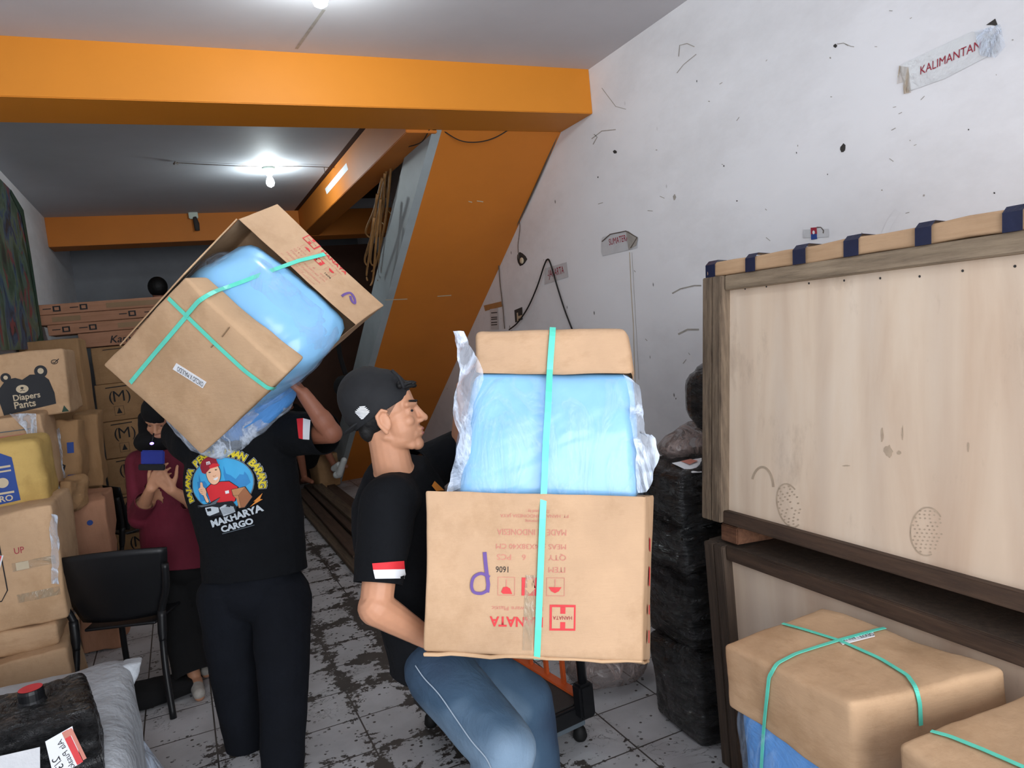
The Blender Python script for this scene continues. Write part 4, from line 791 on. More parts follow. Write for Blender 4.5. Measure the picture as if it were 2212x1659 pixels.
# ================================================================== BALES: two carton caps over a blue plastic-wrapped bundle, tied with mint straps
def frame(bvh, o, u, v, s=1.0):
    a = hit(bvh, *o)[0]; b = hit(bvh, *u)[0]; c = hit(bvh, *v)[0]; return a, b - a, c - a
def wave_sheet(left, right, d, mat, n=10, amp=.014, seed=0, dz=0.0):
    """crumpled film between two pixel outlines at distance d"""
    def rs(pts, k):
        ts = [0]; 
        for i in range(len(pts) - 1): ts.append(ts[-1] + math.dist(pts[i], pts[i + 1]))
        t_ = ts[-1] * k; i = max(j for j in range(len(ts) - 1) if ts[j] <= t_ + 1e-9); q = (t_ - ts[i]) / (ts[i + 1] - ts[i]); return (pts[i][0] * (1 - q) + pts[i + 1][0] * q, pts[i][1] * (1 - q) + pts[i + 1][1] * q)
    R_, C_ = 34, n; vs = []; fs = []
    for j in range(R_ + 1):
        a, b = rs(left, j / R_), rs(right, j / R_)
        for i in range(C_ + 1):
            k = i / C_; p = D(a[0] * (1 - k) + b[0] * k, a[1] * (1 - k) + b[1] * k, d + dz * j / R_); sd = V((seed, seed * 2, 0))
            q = noise.noise_vector(p * 14 + sd) * amp + noise.noise_vector(p * 40 + sd) * amp * .35; p = p + q; vs.append(p)
    for j in range(R_):
        for i in range(C_): a = j * (C_ + 1) + i; fs.append((a, a + 1, a + C_ + 2, a + C_ + 1))
    m = MB(); m.add(vs, fs, mat, True); return m
def print_block(s, dist=1.0):
    """shipping print read upright: origin bottom left, x right, y up, one unit = one pixel of the front print times s"""
    A = []
    def T(tx, x, y, h, mat, bold=0.0, sx=1.0, al='LEFT', w=None):
        vs, fs = text2d(tx, 1, bold=bold); wm = max(a for a, b in vs); k = (w / wm / (h / .7)) if w else sx
        A.append(([((x + a * h / .7 * k) * s, (y + b * h / .7) * s) for a, b in vs], fs, mat, 0))
    T('Distributed by :', 62, 2, 7, 'pink_ink', w=50); T('PT. HANATA INDONESIA JAYA', 20, 12, 7, 'pink_ink', w=148); T('Semarang', 78, 24, 6, 'pink_ink', w=36)
    T('MADE IN INDONESIA', 24, 44, 13, 'pink_ink', 0, w=150); T('MEAS : 54X38X40 CM', 24, 76, 11, 'pink_ink', 0, w=152); T('QTY  :      6    PCS', 24, 99, 12, 'pink_ink', 0, w=150); T('ITEM  :', 25, 125, 12, 'pink_ink', 0, w=52); T('1606', 146, 125, 13, 'ink', w=30)
    A.append((*[(lambda r: ([(a * s, b * s) for a, b in r[0]], r[1]))(rrect_line(28, 148, 66, 187, 1.5))][0], 'pink_ink', 0)); A.append((*(lambda r: ([(a * s, b * s) for a, b in r[0]], r[1]))(rrect_line(135, 148, 171, 187, 1.5)), 'pink_ink', 0))
    def Z(r, mat, l=0): A.append(([(a * s, b * s) for a, b in r[0]], r[1], mat, l))
    Z(poly2d([(34, 168), (62, 168), (56, 177), (48, 181), (40, 177)]), 'red'); Z(line2d([(48, 167), (48, 151)], 2), 'pink_ink')
    Z(rect2d(84, 148, 120, 187), 'red'); Z(poly2d([(96, 152), (108, 152), (108, 170), (114, 170), (102, 183), (90, 170), (96, 170)]), 'card', 1)
    Z(poly2d([(140, 184), (145, 172), (152, 168), (160, 170), (164, 180), (160, 184)]), 'red'); Z(line2d([(153, 168), (153, 153)], 2), 'pink_ink')
    T('Houseware Plastic', 72, 211, 9, 'pink_ink', w=112); T('HANATA', 72, 234, 21, 'red', .025, w=116)
    Z(rect2d(3, 206, 59, 262), 'red'); Z(rect2d(7, 211, 54, 257), 'card', 1); Z(rect2d(25, 211, 36, 225), 'red', 2); Z(rect2d(25, 243, 36, 257), 'red', 2); T('HANATA', 10, 230, 8, 'maroon_ink', 0, w=42)
    A[-1] = (A[-1][0], A[-1][1], A[-1][2], 3)
    return A
def strip_label(bvh, pix, text, upside=True, name='label_sticker'):
    """white sticker laid on a surface; pix = 4 corners, first edge is the long bottom edge in reading direction"""
    P = [hit(bvh, x, y) for x, y in pix]; m = MB(); Q = [p + n * .003 for p, n in P]; N_ = P[0][1]
    m.add(Q + [p - N_ * .0015 for p in Q], [(0, 1, 2, 3), (7, 6, 5, 4), (0, 4, 5, 1), (1, 5, 6, 2), (2, 6, 7, 3), (3, 7, 4, 0)], 'white')
    Lg = (Q[1] - Q[0]).length; Hh = (Q[3] - Q[0]).length; vs, fs = text2d(text, 1, bold=0); wm = max(a for a, b in vs); k = Lg * .86 / wm; kh = Hh * .62 / .7
    decal(m, [([(a * k + Lg * .07, b * kh + Hh * .2) for a, b in vs], fs, 'ink', 0)], Q[0], Q[1] - Q[0], Q[3] - Q[0], None, .0012, 0); return m

# ---- the bale carried on the shoulder
T_, Rr, L_, B_ = D(395, 598, 2.50), D(617, 806, 2.48), D(225, 787, 2.80), D(437, 983, 2.78); FT, FR = D(599, 441, 2.95), D(830, 661, 2.93); e2 = (L_ - T_)
IT, IR = D(513, 474, 2.80), D(769, 701, 2.78); RT, RR = D(449, 597, 2.60), D(655, 770, 2.58)
t = thing('strapped_bale', 'blue bundle in two strapped tan cartons, tilted on the shoulder of the left worker', 'bale', (B_ + FR) / 2)
m = MB(); m.hexa([L_, B_, L_ + (RT - T_) * .8, B_ + (RR - Rr) * .8, T_, Rr, RT, RR], 'card', .011, 18, .006, 3, .006, 71, omit=((1, 1),)); b1 = m.bvh()
for (xa, ya, xb, yb_) in ((541, 693, 561, 679), (480, 728, 497, 706), (456, 751, 468, 738)):
    pa_, na_ = hit(b1, xa, ya); pb_, nb_ = hit(b1, xb, yb_)
    if pa_ is not None and pb_ is not None: m.ribbon([pa_ + na_ * .001, pb_ + nb_ * .001], [na_, nb_], .0022, 'card_in', .0003)
o = put('end_carton', m, t); md = o.modifiers.new('s', 'SOLIDIFY'); md.thickness = .005; md.offset = -1
m = MB(); m.hexa([IT + e2, IR + e2, FT + e2, FR + e2, IT, IR, FT, FR], 'card_pale', .006, 16, .004, 3, .0, 72, omit=((1, -1),)); b2 = m.bvh()
sc_ = (IR - IT).length / 470
O_ = hit(b2, 607, 520)[0] if hit(b2, 607, 520)[0] else IT; uu = (FR - FT).normalized(); vv = (FT - IT)
A = print_block(sc_ * .93); vs_l = (FT - IT).length / (262 * sc_ * .93) * .93
A = [([(a, b * vs_l) for a, b in v], f, ('card_pale' if mt == 'card' else mt), l) for v, f, mt, l in A]
O2 = IT + (IR - IT) * .30 + vv * .03
decal(m, A, O2, uu, vv, b2, .0015)
pp = [(738, 641), (745, 636), (757, 634), (765, 645), (766, 656), (760, 652), (756, 640)]
hp = [hit(b2, *q)[0] for q in pp]
rb = MB(); nn = hit(b2, 750, 640)[1]; q = [h + nn * .003 for h in hp if h is not None]
if len(q) > 2: m.ribbon(smooth_path(q, 4), [nn] * (4 * (len(q) - 1) + 1), .010, 'purple', .0004)
o = put('printed_carton', m, t); 
m = MB(); a, b, c, d_ = D(398, 594, 2.53), IT, IT + e2 * .8, D(398, 594, 2.53) + e2 * .8; nrm = (b - a).cross(d_ - a).normalized() * .005
m.add([a, b, c, d_, a + nrm, b + nrm, c + nrm, d_ + nrm], [(0, 1, 2, 3), (7, 6, 5, 4), (0, 4, 5, 1), (1, 5, 6, 2), (2, 6, 7, 3), (3, 7, 4, 0)], 'card'); put('side_flap', m, t)
m = MB(); NT_, NR_, GT, GR = D(428, 588, 2.62), D(640, 786, 2.60), D(545, 500, 2.86), D(778, 690, 2.84)
m.hexa([NT_ + e2 * .92, NR_ + e2 * .92, GT + e2 * .92, GR + e2 * .92, NT_, NR_, GT, GR], 'blue_pale', .07, 14, .010, 4, .035, 73); put('blue_bundle', m, t); b3 = m.bvh()
m = MB(); P = [NT_ + e2 * .98, NR_ + e2 * .98, GT * .85 + NT_ * .15 + e2 * .98, GR * .85 + NR_ * .15 + e2 * .98, NT_ * .9 + GT * .1, NR_ * .9 + GR * .1, GT * .85 + NT_ * .15, GR * .85 + NR_ * .15]; m.hexa(P, 'wrap', .07, 16, .012, 5, .047, 74, fine=.0012); b4 = m.bvh(); put('plastic_film', m, t, 'clear crinkled film')
m = MB(); P = [D(322, 866, 2.9), D(438, 998, 2.88), D(560, 770, 2.98), D(632, 862, 2.96)]; m.hexa(P + [p + CF * .14 for p in P], 'clear', .06, 12, .012, 5, .03, 75, fine=.002); put('plastic_film', m, t, 'clear film sagging beneath')
m = MB(); P = [D(455, 925, 2.93), D(500, 962, 2.93), D(600, 800, 2.96), D(640, 850, 2.96)]; m.hexa(P + [p + CF * .1 for p in P], 'blue', .045, 10, .008, 5, .02, 76); put('blue_bundle', m, t, 'lower lobe of the bundle')
bs = [b1, b2, b3, b4]
put('strap', strap_on(bs, [(275, 836), (340, 758), (405, 682)], .016), t); 
put('strap', strap_on(bs, [(405, 682), (432, 650), (460, 634), (560, 598), (620, 572), (712, 549)], .016, 8, .007, skip=(540, 628)), t)
put('strap', strap_on(bs, [(360, 638), (405, 682), (470, 745), (530, 800), (578, 836), (592, 838)], .016, 8, .004), t)
put('label_sticker', strip_label(b1, [(447, 825), (382, 784), (374, 797), (439, 838)], 'OXCLIO X MAULIDO'), t, 'white paper sticker with blurred dark writing')
# ---- the bale carried in front of the crouching worker
t = thing('strapped_bale', 'blue bundle in two tan cartons held by the crouching worker', 'bale', D(1160, 1420, 2.05))
q = lambda x, y, d: D(x, y, d)
m = MB(); P = [q(912, 1408, 1.95), q(1390, 1430, 1.95), q(990, 1395, 2.2), q(1404, 1430, 2.2), q(919, 1060, 1.95), q(1394, 1068, 1.95), q(985, 1064, 2.2), q(1412, 1068, 2.2)]
m.hexa(P, 'card_pale', .010, 16, .0035, 3, .004, 81, omit=((2, 1),)); c1 = m.bvh(); s = 1.95 / F_PX
A = print_block(s); A = [(v, f, ('card_pale' if mt == 'card' else mt), l) for v, f, mt, l in A]
O, U, Vv = frame(c1, (1249, 1100), (1079, 1098), (1247, 1300)); decal(m, A, O, U, Vv, c1, .0015)
ph = [hit(c1, x, y) for x, y in ((1047, 1192), (1049, 1215), (1052, 1240), (1055, 1262), (1053, 1279))]; m.ribbon([p + n * .003 for p, n in ph], [n for p, n in ph], .010, 'purple', .0004)
ph = [hit(c1, x, y) for x, y in smooth_path([V((1058, 1246, 0)), V((1040, 1238, 0)), V((1024, 1246, 0)), V((1019, 1264, 0)), V((1024, 1278, 0)), V((1040, 1281, 0)), V((1053, 1275, 0))], 4) for x, y in [(x, y)]] if False else [hit(c1, v[0], v[1]) for v in smooth_path([V((1058, 1246, 0)), V((1040, 1238, 0)), V((1024, 1246, 0)), V((1019, 1264, 0)), V((1024, 1278, 0)), V((1040, 1281, 0)), V((1053, 1275, 0))], 4)]
m.ribbon([p + n * .0035 for p, n in ph], [n for p, n in ph], .008, 'purple', .0004)
decal(m, [(*rect2d(0, 0, .026, .2), 'clear_tape', 0)], *frame(c1, (1128, 1404), (1150, 1405), (1130, 1250)), c1, .002)
rp = P; 
for (v0, v1) in ((.12, .2), (.3, .36), (.48, .6), (.7, .78)): 
    a = P[1] * (1 - v0) + P[5] * v0; b = P[1] * (1 - v1) + P[5] * v1; dx = (P[3] - P[1]) * .35; nn = (P[3] - P[1]).cross(P[5] - P[1]).normalized() * .006
    m.add([a + dx + nn, a + dx * 1.5 + nn, b + dx * 1.5 + nn, b + dx + nn], [(0, 1, 2, 3)], 'red')
put('printed_carton', m, t)
m = MB(); a_, b_, c_2, d_2 = P[0], P[1], P[3], P[2]; m.hexa([a_ + V((0, 0, -.008)), b_ + V((0, 0, -.006)), d_2 + V((0, 0, -.008)), c_2 + V((0, 0, -.006)), a_ + CU * .002 + CF * .004, b_ + CU * .002 + CF * .004, d_2, c_2], 'card', .0035, 16, .004, 9, 0, 82); put('bottom_flap', m, t)
m = MB(); P2 = [q(990, 1085, 1.985), q(1378, 1088, 1.985), q(1010, 1085, 2.2), q(1380, 1088, 2.2), q(1024, 806, 2.05), q(1362, 804, 2.05), q(1040, 815, 2.3), q(1350, 815, 2.3)]
m.hexa(P2, 'blue_pale', .03, 14, .006, 3, .012, 83); put('blue_bundle', m, t); c3 = m.bvh()
m = MB(); P3 = [q(1024, 812, 2.045), q(1367, 810, 2.045), q(1040, 812, 2.33), q(1372, 825, 2.33), q(1028, 714, 2.07), q(1352, 712, 2.07), q(1050, 722, 2.33), q(1355, 722, 2.33)]
m.hexa(P3, 'card_pale', .016, 14, .004, 4, .004, 84, omit=((2, -1),)); put('end_carton', m, t); c2 = m.bvh()
m = MB(); P4 = [p for p in P2]; P4 = [q(980, 1080, 1.965), q(1392, 1084, 1.965), q(1000, 1080, 2.2), q(1388, 1088, 2.2), q(1014, 812, 2.035), q(1372, 812, 2.035), q(1040, 815, 2.3), q(1350, 815, 2.3)]
m.hexa(P4, 'wrap', .03, 16, .010, 4, .014, 85, fine=.001, omit=((2, 1), (2, -1))); c4 = m.bvh(); put('plastic_film', m, t, 'clear crinkled film')
put('plastic_film', wave_sheet([(974, 712), (984, 760), (992, 800), (983, 840), (982, 900), (984, 960), (978, 1010), (968, 1062)], [(994, 712), (1022, 770), (1048, 812), (1034, 850), (1024, 900), (1020, 960), (1012, 1010), (1000, 1062)], 2.02, 'clear', seed=3), t, 'film standing up at the left')
put('plastic_film', wave_sheet([(1352, 812), (1362, 900), (1372, 980), (1378, 1062)], [(1378, 830), (1392, 900), (1404, 945), (1409, 935), (1418, 945), (1416, 1000), (1406, 1040), (1394, 1064)], 2.0, 'clear', seed=8), t, 'film flaring out at the right')
put('strap', strap_on([c1, c2, c3, c4], [(1194, 713), (1187, 806), (1174, 1060), (1160, 1418)], .017, 12, .007), t)
# ---- two bales on the floor at the front right
def floor_bale(label, TL, TN, TR, TB, capz, sd, lab=True):
    t = thing('strapped_bale', label, 'bale', ((TL.x + TR.x) / 2, (TL.y + TR.y) / 2, 0)); z = TL.z; cc = (TL + TN + TR + TB) / 4
    def dn(p, zz, k=1.0): return V((cc.x + (p.x - cc.x) * k, cc.y + (p.y - cc.y) * k, zz))
    m = MB(); m.hexa([dn(TN, z - capz), dn(TR, z - capz), dn(TL, z - capz * .9), dn(TB, z - capz), TN, TR, TL, TB], 'card', .013, 18, .006, 4, .006, sd, omit=((2, -1),), fine=.0006); bb = m.bvh(); put('end_carton', m, t)
    m = MB(); m.hexa([dn(TN, .27, .93), dn(TR, .27, .93), dn(TL, .27, .93), dn(TB, .27, .93), dn(TN, z - .04, .93), dn(TR, z - .04, .93), dn(TL, z - .04, .93), dn(TB, z - .04, .93)], 'blue', .05, 12, .006, 3, .006, sd + 1); put('blue_bundle', m, t); bb2 = m.bvh()
    m = MB(); m.hexa([dn(p, .29, .975) for p in (TN, TR, TL, TB)] + [dn(p, z - .17, .96) for p in (TN, TR, TL, TB)], 'wrap', .04, 14, .008, 5, .006, sd + 2, omit=((2, -1), (2, 1)), fine=.0015); put('plastic_film', m, t, 'clear crinkled film')
    m = MB(); m.hexa([dn(p, 0, 1.02) for p in (TN, TR, TL, TB)] + [dn(p, .32, 1.02) for p in (TN, TR, TL, TB)], 'card', .012, 12, .005, 4, .004, sd + 3, omit=((2, 1),)); put('base_carton', m, t)
    return t, bb, bb2
zb = .80
t, bb, bb2 = floor_bale('strapped bale with a white sticker standing in front of the lower crate', atz(1562, 1388, zb - .01), atz(1832, 1520, zb - .01), V((1.64, 1.045, zb)), V((1.60, 1.545, zb)), .20, 91)
put('strap', strap_on([bb, bb2], [(1664, 1343), (1735, 1362), (1812, 1386), (1900, 1425), (1960, 1462), (1976, 1485), (1984, 1520), (1986, 1565)], .010, 8, .004), t)
put('strap', strap_on([bb, bb2], [(1992, 1345), (1900, 1362), (1812, 1386), (1720, 1415), (1680, 1436), (1664, 1462), (1660, 1500), (1652, 1580), (1646, 1680)], .010, 8, .004), t)
try: put('label_sticker', strip_label(bb, [(1886, 1367), (1808, 1383), (1820, 1394), (1890, 1376)], 'OEXZE | ANLIX'), t, 'white paper sticker')
except Exception: pass
zb = .80; A_ = atz(1936, 1594, zb); Bq = atz(2250, 1470, zb); Bq.x = min(Bq.x, 1.655); dd = (Bq - A_).normalized(); pr = V((dd.y, -dd.x, 0)); pr = pr if pr.y < 0 else -pr
t, bb, bb2 = floor_bale('strapped bale nearest the viewer at the bottom right corner', A_ + V((0, 0, -.01)), A_ + pr * .42 + V((0, 0, -.02)), Bq + pr * .42, Bq, .20, 97)
put('strap', strap_on([bb, bb2], [(1990, 1578), (2050, 1594), (2120, 1622), (2212, 1662), (2260, 1684)], .010, 8, .004), t)

# glossy packing film crumpled over three cartons of the left pile
def dep(p): return (p - C0).dot(CF)
for nm_, lf, rt, yy, sd in (('open-topped', [(20, 893), (50, 925), (66, 965), (72, 985)], [(78, 893), (80, 930), (82, 965), (84, 990)], 4.63, 1), ('crumpled leaning', [(112, 930), (118, 975), (122, 1030)], [(128, 925), (134, 975), (142, 1035)], 5.11, 2), ('marked UP', [(108, 1110), (110, 1180), (112, 1260)], [(124, 1112), (126, 1180), (127, 1262)], 3.98, 3), ('torn open', [(96, 1050), (100, 1075), (104, 1095)], [(130, 1046), (134, 1070), (128, 1092)], 4.69, 4)):
    o_ = [o for o in bpy.data.objects if nm_ in o.get('label', '')][0]; c_ = aty((lf[0][0] + rt[-1][0]) / 2, (lf[0][1] + rt[-1][1]) / 2, yy)
    put('packing_film', wave_sheet(lf, rt, dep(c_) - .012, 'clear', 8, .010, sd), o_, 'shiny clear packing film')
# ================================================================== PEOPLE
def ax3(f, u): f = V(f).normalized(); u = V(u); u = (u - f * u.dot(f)).normalized(); return f, u, f.cross(u)
def headmb(mb, c, f, u, k=1.0, mat='skin'):
    f, u, s = ax3(f, u); R_ = Matrix((f, s, u)).transposed()
    def E(p, r, rot=None): mb.ell(V(c) + R_ @ (V(p) * k), V(r) * k, mat, R_ if rot is None else R_ @ rot, 20)
    def K(a, b, ra, rb): mb.cap(V(c) + R_ @ (V(a) * k), V(c) + R_ @ (V(b) * k), ra * k, rb * k, mat, 12)
    E((-.012, 0, .045), (.098, .077, .088)); E((.030, 0, -.022), (.058, .062, .082)); E((.018, 0, -.062), (.062, .054, .042))
    K((-.015, .046, -.050), (.052, .018, -.090), .014, .016); K((-.015, -.046, -.050), (.052, -.018, -.090), .014, .016); E((.068, 0, -.092), (.020, .024, .020))
    K((.080, 0, .030), (.100, 0, -.008), .009, .010); K((.098, 0, -.004), (.106, 0, -.019), .009, .0115); E((.093, .013, -.024), (.012, .009, .008)); E((.093, -.013, -.024), (.012, .009, .008))
    E((.083, 0, -.049), (.014, .024, .009)); E((.081, 0, -.064), (.0135, .021, .009)); E((.070, 0, -.056), (.018, .034, .024))
    for s_ in (1, -1):
        K((.082, .012 * s_, .031), (.066, .048 * s_, .031), .0115, .010); E((.055, .040 * s_, -.018), (.024, .020, .020)); E((.066, .030 * s_, .010), (.013, .017, .011))
        E((-.002, .078 * s_, -.004), (.018, .007, .029), Matrix.Rotation(-.15, 3, 'Y')); K((.010, .084 * s_, .024), (-.004, .087 * s_, .032), .005, .005); K((-.004, .087 * s_, .032), (-.022, .088 * s_, .016), .005, .0055); K((-.022, .088 * s_, .016), (-.020, .087 * s_, -.010), .0055, .005); K((-.020, .087 * s_, -.010), (-.004, .083 * s_, -.036), .005, .008)
    return R_
def hand(mb, w, d, pn, ts, curl, mat='skin', k=1.0, spread=1.0, thumb=(.55, .75, .35)):
    """w wrist, d pointing direction, pn palm normal, ts thumb side, curl of the four fingers in radians per joint"""
    d = V(d).normalized(); pn = V(pn); pn = (pn - d * pn.dot(d)).normalized(); sd = d.cross(pn) * ts
    kn = []
    for i, o in enumerate((.031, .011, -.010, -.029)):
        b = V(w) + sd * o * .5 * k; q = V(w) + (d * (.088 - .004 * abs(i - 1)) + sd * o * spread) * k; mb.cap(b, q, .014 * k, .0115 * k, mat, 10); kn.append(q)
    mb.cap(V(w) + (sd * .018 + d * .02) * k, V(w) + (sd * .012 + d * .07) * k, .015 * k, .013 * k, mat, 10)
    for i, (q, ln) in enumerate(zip(kn, (.072, .080, .074, .058))):
        a = 0; p = q; c_ = curl[i] if isinstance(curl, (list, tuple)) else curl; r = (.0098, .0098, .0093, .0083)[i]
        for j, fr in enumerate((.44, .31, .25)):
            a += c_; dr = d * math.cos(a) + pn * math.sin(a) + sd * (.05 * (1.5 - i)) * spread; p2 = p + dr.normalized() * ln * fr * k; mb.cap(p, p2, r * k * (1 - .08 * j), r * k * (1 - .08 * (j + 1)), mat, 10); p = p2
    b = V(w) + (d * .022 + sd * .022 + pn * .006) * k; td = (d * thumb[0] + sd * thumb[1] + pn * thumb[2]).normalized(); p2 = b + td * .045 * k; mb.cap(b, p2, .0145 * k, .0115 * k, mat, 10)
    td = (td + d * .5 + pn * .35).normalized(); p3 = p2 + td * .032 * k; mb.cap(p2, p3, .0112 * k, .0095 * k, mat, 10); p4_ = p3 + (td + pn * .2).normalized() * .024 * k; mb.cap(p3, p4_, .0098 * k, .0082 * k, mat, 10)
def torso(mb, J, mat, g=1.0, w_=(.165, .150, .172, .175, .13), dp=(.115, .108, .122, .115, .085), hem=None):
    sh = (J['shR'] - J['shL']).normalized(); pts = [J['pel'], J['wai'], J['che'], J['upc'], J['nek']]
    R_ = []
    if hem is not None: R_.append((hem, w_[0] * g * 1.02, dp[0] * g * 1.05, sh)); 
    else: R_.append((pts[0] + (pts[0] - pts[1]).normalized() * .06, w_[0] * g * .8, dp[0] * g * .8, sh))
    for p, a, b in zip(pts, w_, dp): R_.append((p, a * g, b * g, sh))
    n = []
    for i in range(len(R_) - 1):                                     # densify with smooth interpolation
        for k in range(4):
            q = k / 4; n.append((R_[i][0] * (1 - q) + R_[i + 1][0] * q, R_[i][1] * (1 - q) + R_[i + 1][1] * q, R_[i][2] * (1 - q) + R_[i + 1][2] * q, sh))
    n.append(R_[-1]); mb.loft(n, mat, 28)
def wr(seed, a=.006, f=6, st=(1, 1, .5)):
    sd = V((seed * 3.3, seed, 0)); return lambda p: noise.noise(V((p.x * st[0], p.y * st[1], p.z * st[2])) * f + sd) * a + noise.noise(p * f * 2.6 + sd) * a * .4
def body(t, J, mat, voxel, hands=None, head=True, hk=1.0, arm=(.050, .042, .040, .027), leg=(.085, .056, .052, .036), tors=.90, feet=True):
    mb = MB(); torso(mb, J, mat, tors, w_=(.150, .140, .160, .155, .088), dp=(.110, .104, .118, .105, .070))
    mb.cap(J['nek'] - (J['hed'] - J['nek']) * .2, J['hed'] - J['up'] * .03 - J['fwd'] * .02, .064, .056, mat, 18)
    headmb(mb, J['hed'], J['fwd'], J['up'], hk, mat)
    for s in 'RL':
        if 'el' + s in J:
            mb.cap(J['sh' + s], J['el' + s], arm[0], arm[1], mat); mb.cap(J['el' + s], J['wr' + s], arm[2] * 1.06, arm[3], mat)
            mid = J['el' + s] * .72 + J['wr' + s] * .28; ax = (J['wr' + s] - J['el' + s]).normalized(); z_ = ax.to_track_quat('X', 'Z').to_matrix(); mb.ell(mid, (.075, .044, .042), mat, z_)
            mb.cap(J['upc'] * .6 + J['sh' + s] * .4, J['sh' + s], .07, .056, mat)
        if 'kn' + s in J:
            mb.cap(J['hi' + s], J['kn' + s], leg[0], leg[1], mat); mb.cap(J['kn' + s], J['an' + s], leg[2], leg[3], mat); ax = (J['an' + s] - J['kn' + s]).normalized(); z_ = ax.to_track_quat('X', 'Z').to_matrix(); mb.ell(J['kn' + s] * .7 + J['an' + s] * .3 - J.get('fw', V((0, 1, 0))) * .012, (.10, .052, .052), mat, z_)
            if feet: f_ = J['ft' + s]; mb.cap(J['an' + s] + V((0, 0, -.03)), J['an' + s] + f_ * .14 + V((0, 0, -.055)), .036, .026, mat); mb.cap(J['an' + s] + V((0, 0, -.04)), J['an' + s] - f_ * .03 + V((0, 0, -.05)), .034, .03, mat)
    if hands: hands(mb)
    me = fuse(mb, 'body', voxel, 5, lambda p: noise.noise(p * 25) * .0006)
    return put('body', me, t)
def shirt(t, J, mat, voxel=.007, g=1.08, cuffs=None, neck=None, hem=None, name='shirt', seed=1, sl=(.078, .075), a=.007, w_=None, dp=None, hemcut=None, long_=None, fsm=5):
    mb = MB(); kw = {}
    if w_: kw['w_'] = w_
    if dp: kw['dp'] = dp
    torso(mb, J, mat, g, hem=hem, **kw); cuts = []
    for s in 'RL':
        if 'el' + s in J:
            c = cuffs[s]; mb.cap(J['sh' + s], c + (c - J['sh' + s]).normalized() * .02, sl[0], sl[1], mat, 20); mb.cap(J['upc'], J['sh' + s], .085 * g, sl[0], mat, 20)
            if long_ and s in long_: mb.cap(J['el' + s], long_[s], sl[1], sl[1] * .8, mat, 18); cuts.append((long_[s], (long_[s] - J['el' + s]), .08))
            else: cuts.append((c, (c - J['sh' + s]), .125))
    if neck: cuts.append((neck[0], neck[1], neck[2] if len(neck) > 2 else .13))
    if hemcut: cuts.append((hemcut[0], hemcut[1], .3))
    me = fuse(mb, name, voxel, fsm, wr(seed, a), cuts); bv_ = bvh_me(me); o = put(name, me, t); md = o.modifiers.new('s', 'SOLIDIFY'); md.thickness = .003; md.offset = -1
    return o, bv_
def trousers(t, J, mat, r=(.115, .085, .075), voxel=.008, seed=2, name='trousers', top=None, cutk=1.0, a=.008, hipr=(.16, .12, .12)):
    mb = MB(); sh = (J['hiR'] - J['hiL']).normalized(); f_ = V((0, 0, 1)).cross(sh); R_ = Matrix((sh, f_, V((0, 0, 1)))).transposed(); mid = (J['hiR'] + J['hiL']) / 2
    mb.ell(mid + V((0, 0, .02)), hipr, mat, R_, 24); mb.loft([(mid + V((0, 0, -.02)), hipr[0] * .95, hipr[1] * .95, sh), (J['pel'] + V((0, 0, .02)), hipr[0] * .95, hipr[1] * .98, sh), (J['wai'] * .5 + J['pel'] * .5, hipr[0] * .9, hipr[1] * .9, sh)], mat, 24); cuts = []
    for s in 'RL':
        mb.cap(J['hi' + s], J['kn' + s], r[0], r[1], mat, 20); e = J['an' + s] + (J['an' + s] - J['kn' + s]).normalized() * .02; mb.cap(J['kn' + s], e, r[1], r[2], mat, 20); cuts.append((J['an' + s], (J['an' + s] - J['kn' + s]), .13))
    me = fuse(mb, name, voxel, 5, wr(seed, a, 5, (1, 1, .8)), cuts); return put(name, me, t), me

# ---- left worker, back to the viewer, bale on his shoulder
J = dict(pel=D(552, 1255, 3.12), wai=D(545, 1165, 3.11), che=D(522, 1040, 3.10), upc=D(515, 955, 3.10), nek=D(505, 905, 3.12), hed=D(458, 888, 3.17), fwd=CF * .9 - CU * .35 - CR * .25, up=CU * .8 + CF * .3 - CR * .45,
    shR=D(622, 937, 3.08), shL=D(425, 960, 3.12), elR=D(717, 936, 2.94), wrR=D(655, 850, 2.90), elL=D(330, 925, 3.05), wrL=D(362, 845, 3.0), hiR=D(607, 1290, 3.10), hiL=D(495, 1290, 3.12), knR=D(612, 1470, 3.02), anR=D(610, 1680, 2.98), knL=D(512, 1470, 3.16), anL=D(534, 1640, 3.22), ftR=V((.3, 1, 0)).normalized(), ftL=V((-.15, 1, 0)).normalized(), fw=V((.3, .9, 0)))
J['elL'] = D(372, 925, 3.32); J['wrL'] = D(395, 860, 3.18)
t = thing('person', 'worker in black back-print shirt and black trousers carrying a tilted bale on his shoulder', 'person', (.17, 3.12, 0))
def hands1(mb):
    hand(mb, J['wrR'], CU * .62 - CR * .75 + CF * .05, CU * .8 + CR * .5 + CF * .1, 1, [.28, .3, .32, .38], 'skin_d', 1.05, thumb=(.7, .6, .1)); hand(mb, J['wrL'], CU * .9 + CR * .2, CR * .7 - CF * .6, -1, .4, 'skin_d')
body(t, J, 'skin_d', .004, hands1)
cR = J['shR'] * .14 + J['elR'] * .86
so, sme = shirt(t, J, 'shirt', .006, 1.14, {'R': cR, 'L': J['shL'] * .35 + J['elL'] * .65}, (J['nek'] + (J['hed'] - J['nek']) * .25, J['hed'] - J['nek'], .12), hem=D(556, 1295, 3.12), seed=3, sl=(.098, .082), w_=(.205, .20, .215, .205, .13), dp=(.125, .12, .13, .12, .09), hemcut=(D(552, 1238, 3.12), -CU + CR * .12), a=.010)
trousers(t, J, 'pants', (.128, .10, .078), .007, 4, hipr=(.205, .13, .12), a=.010)
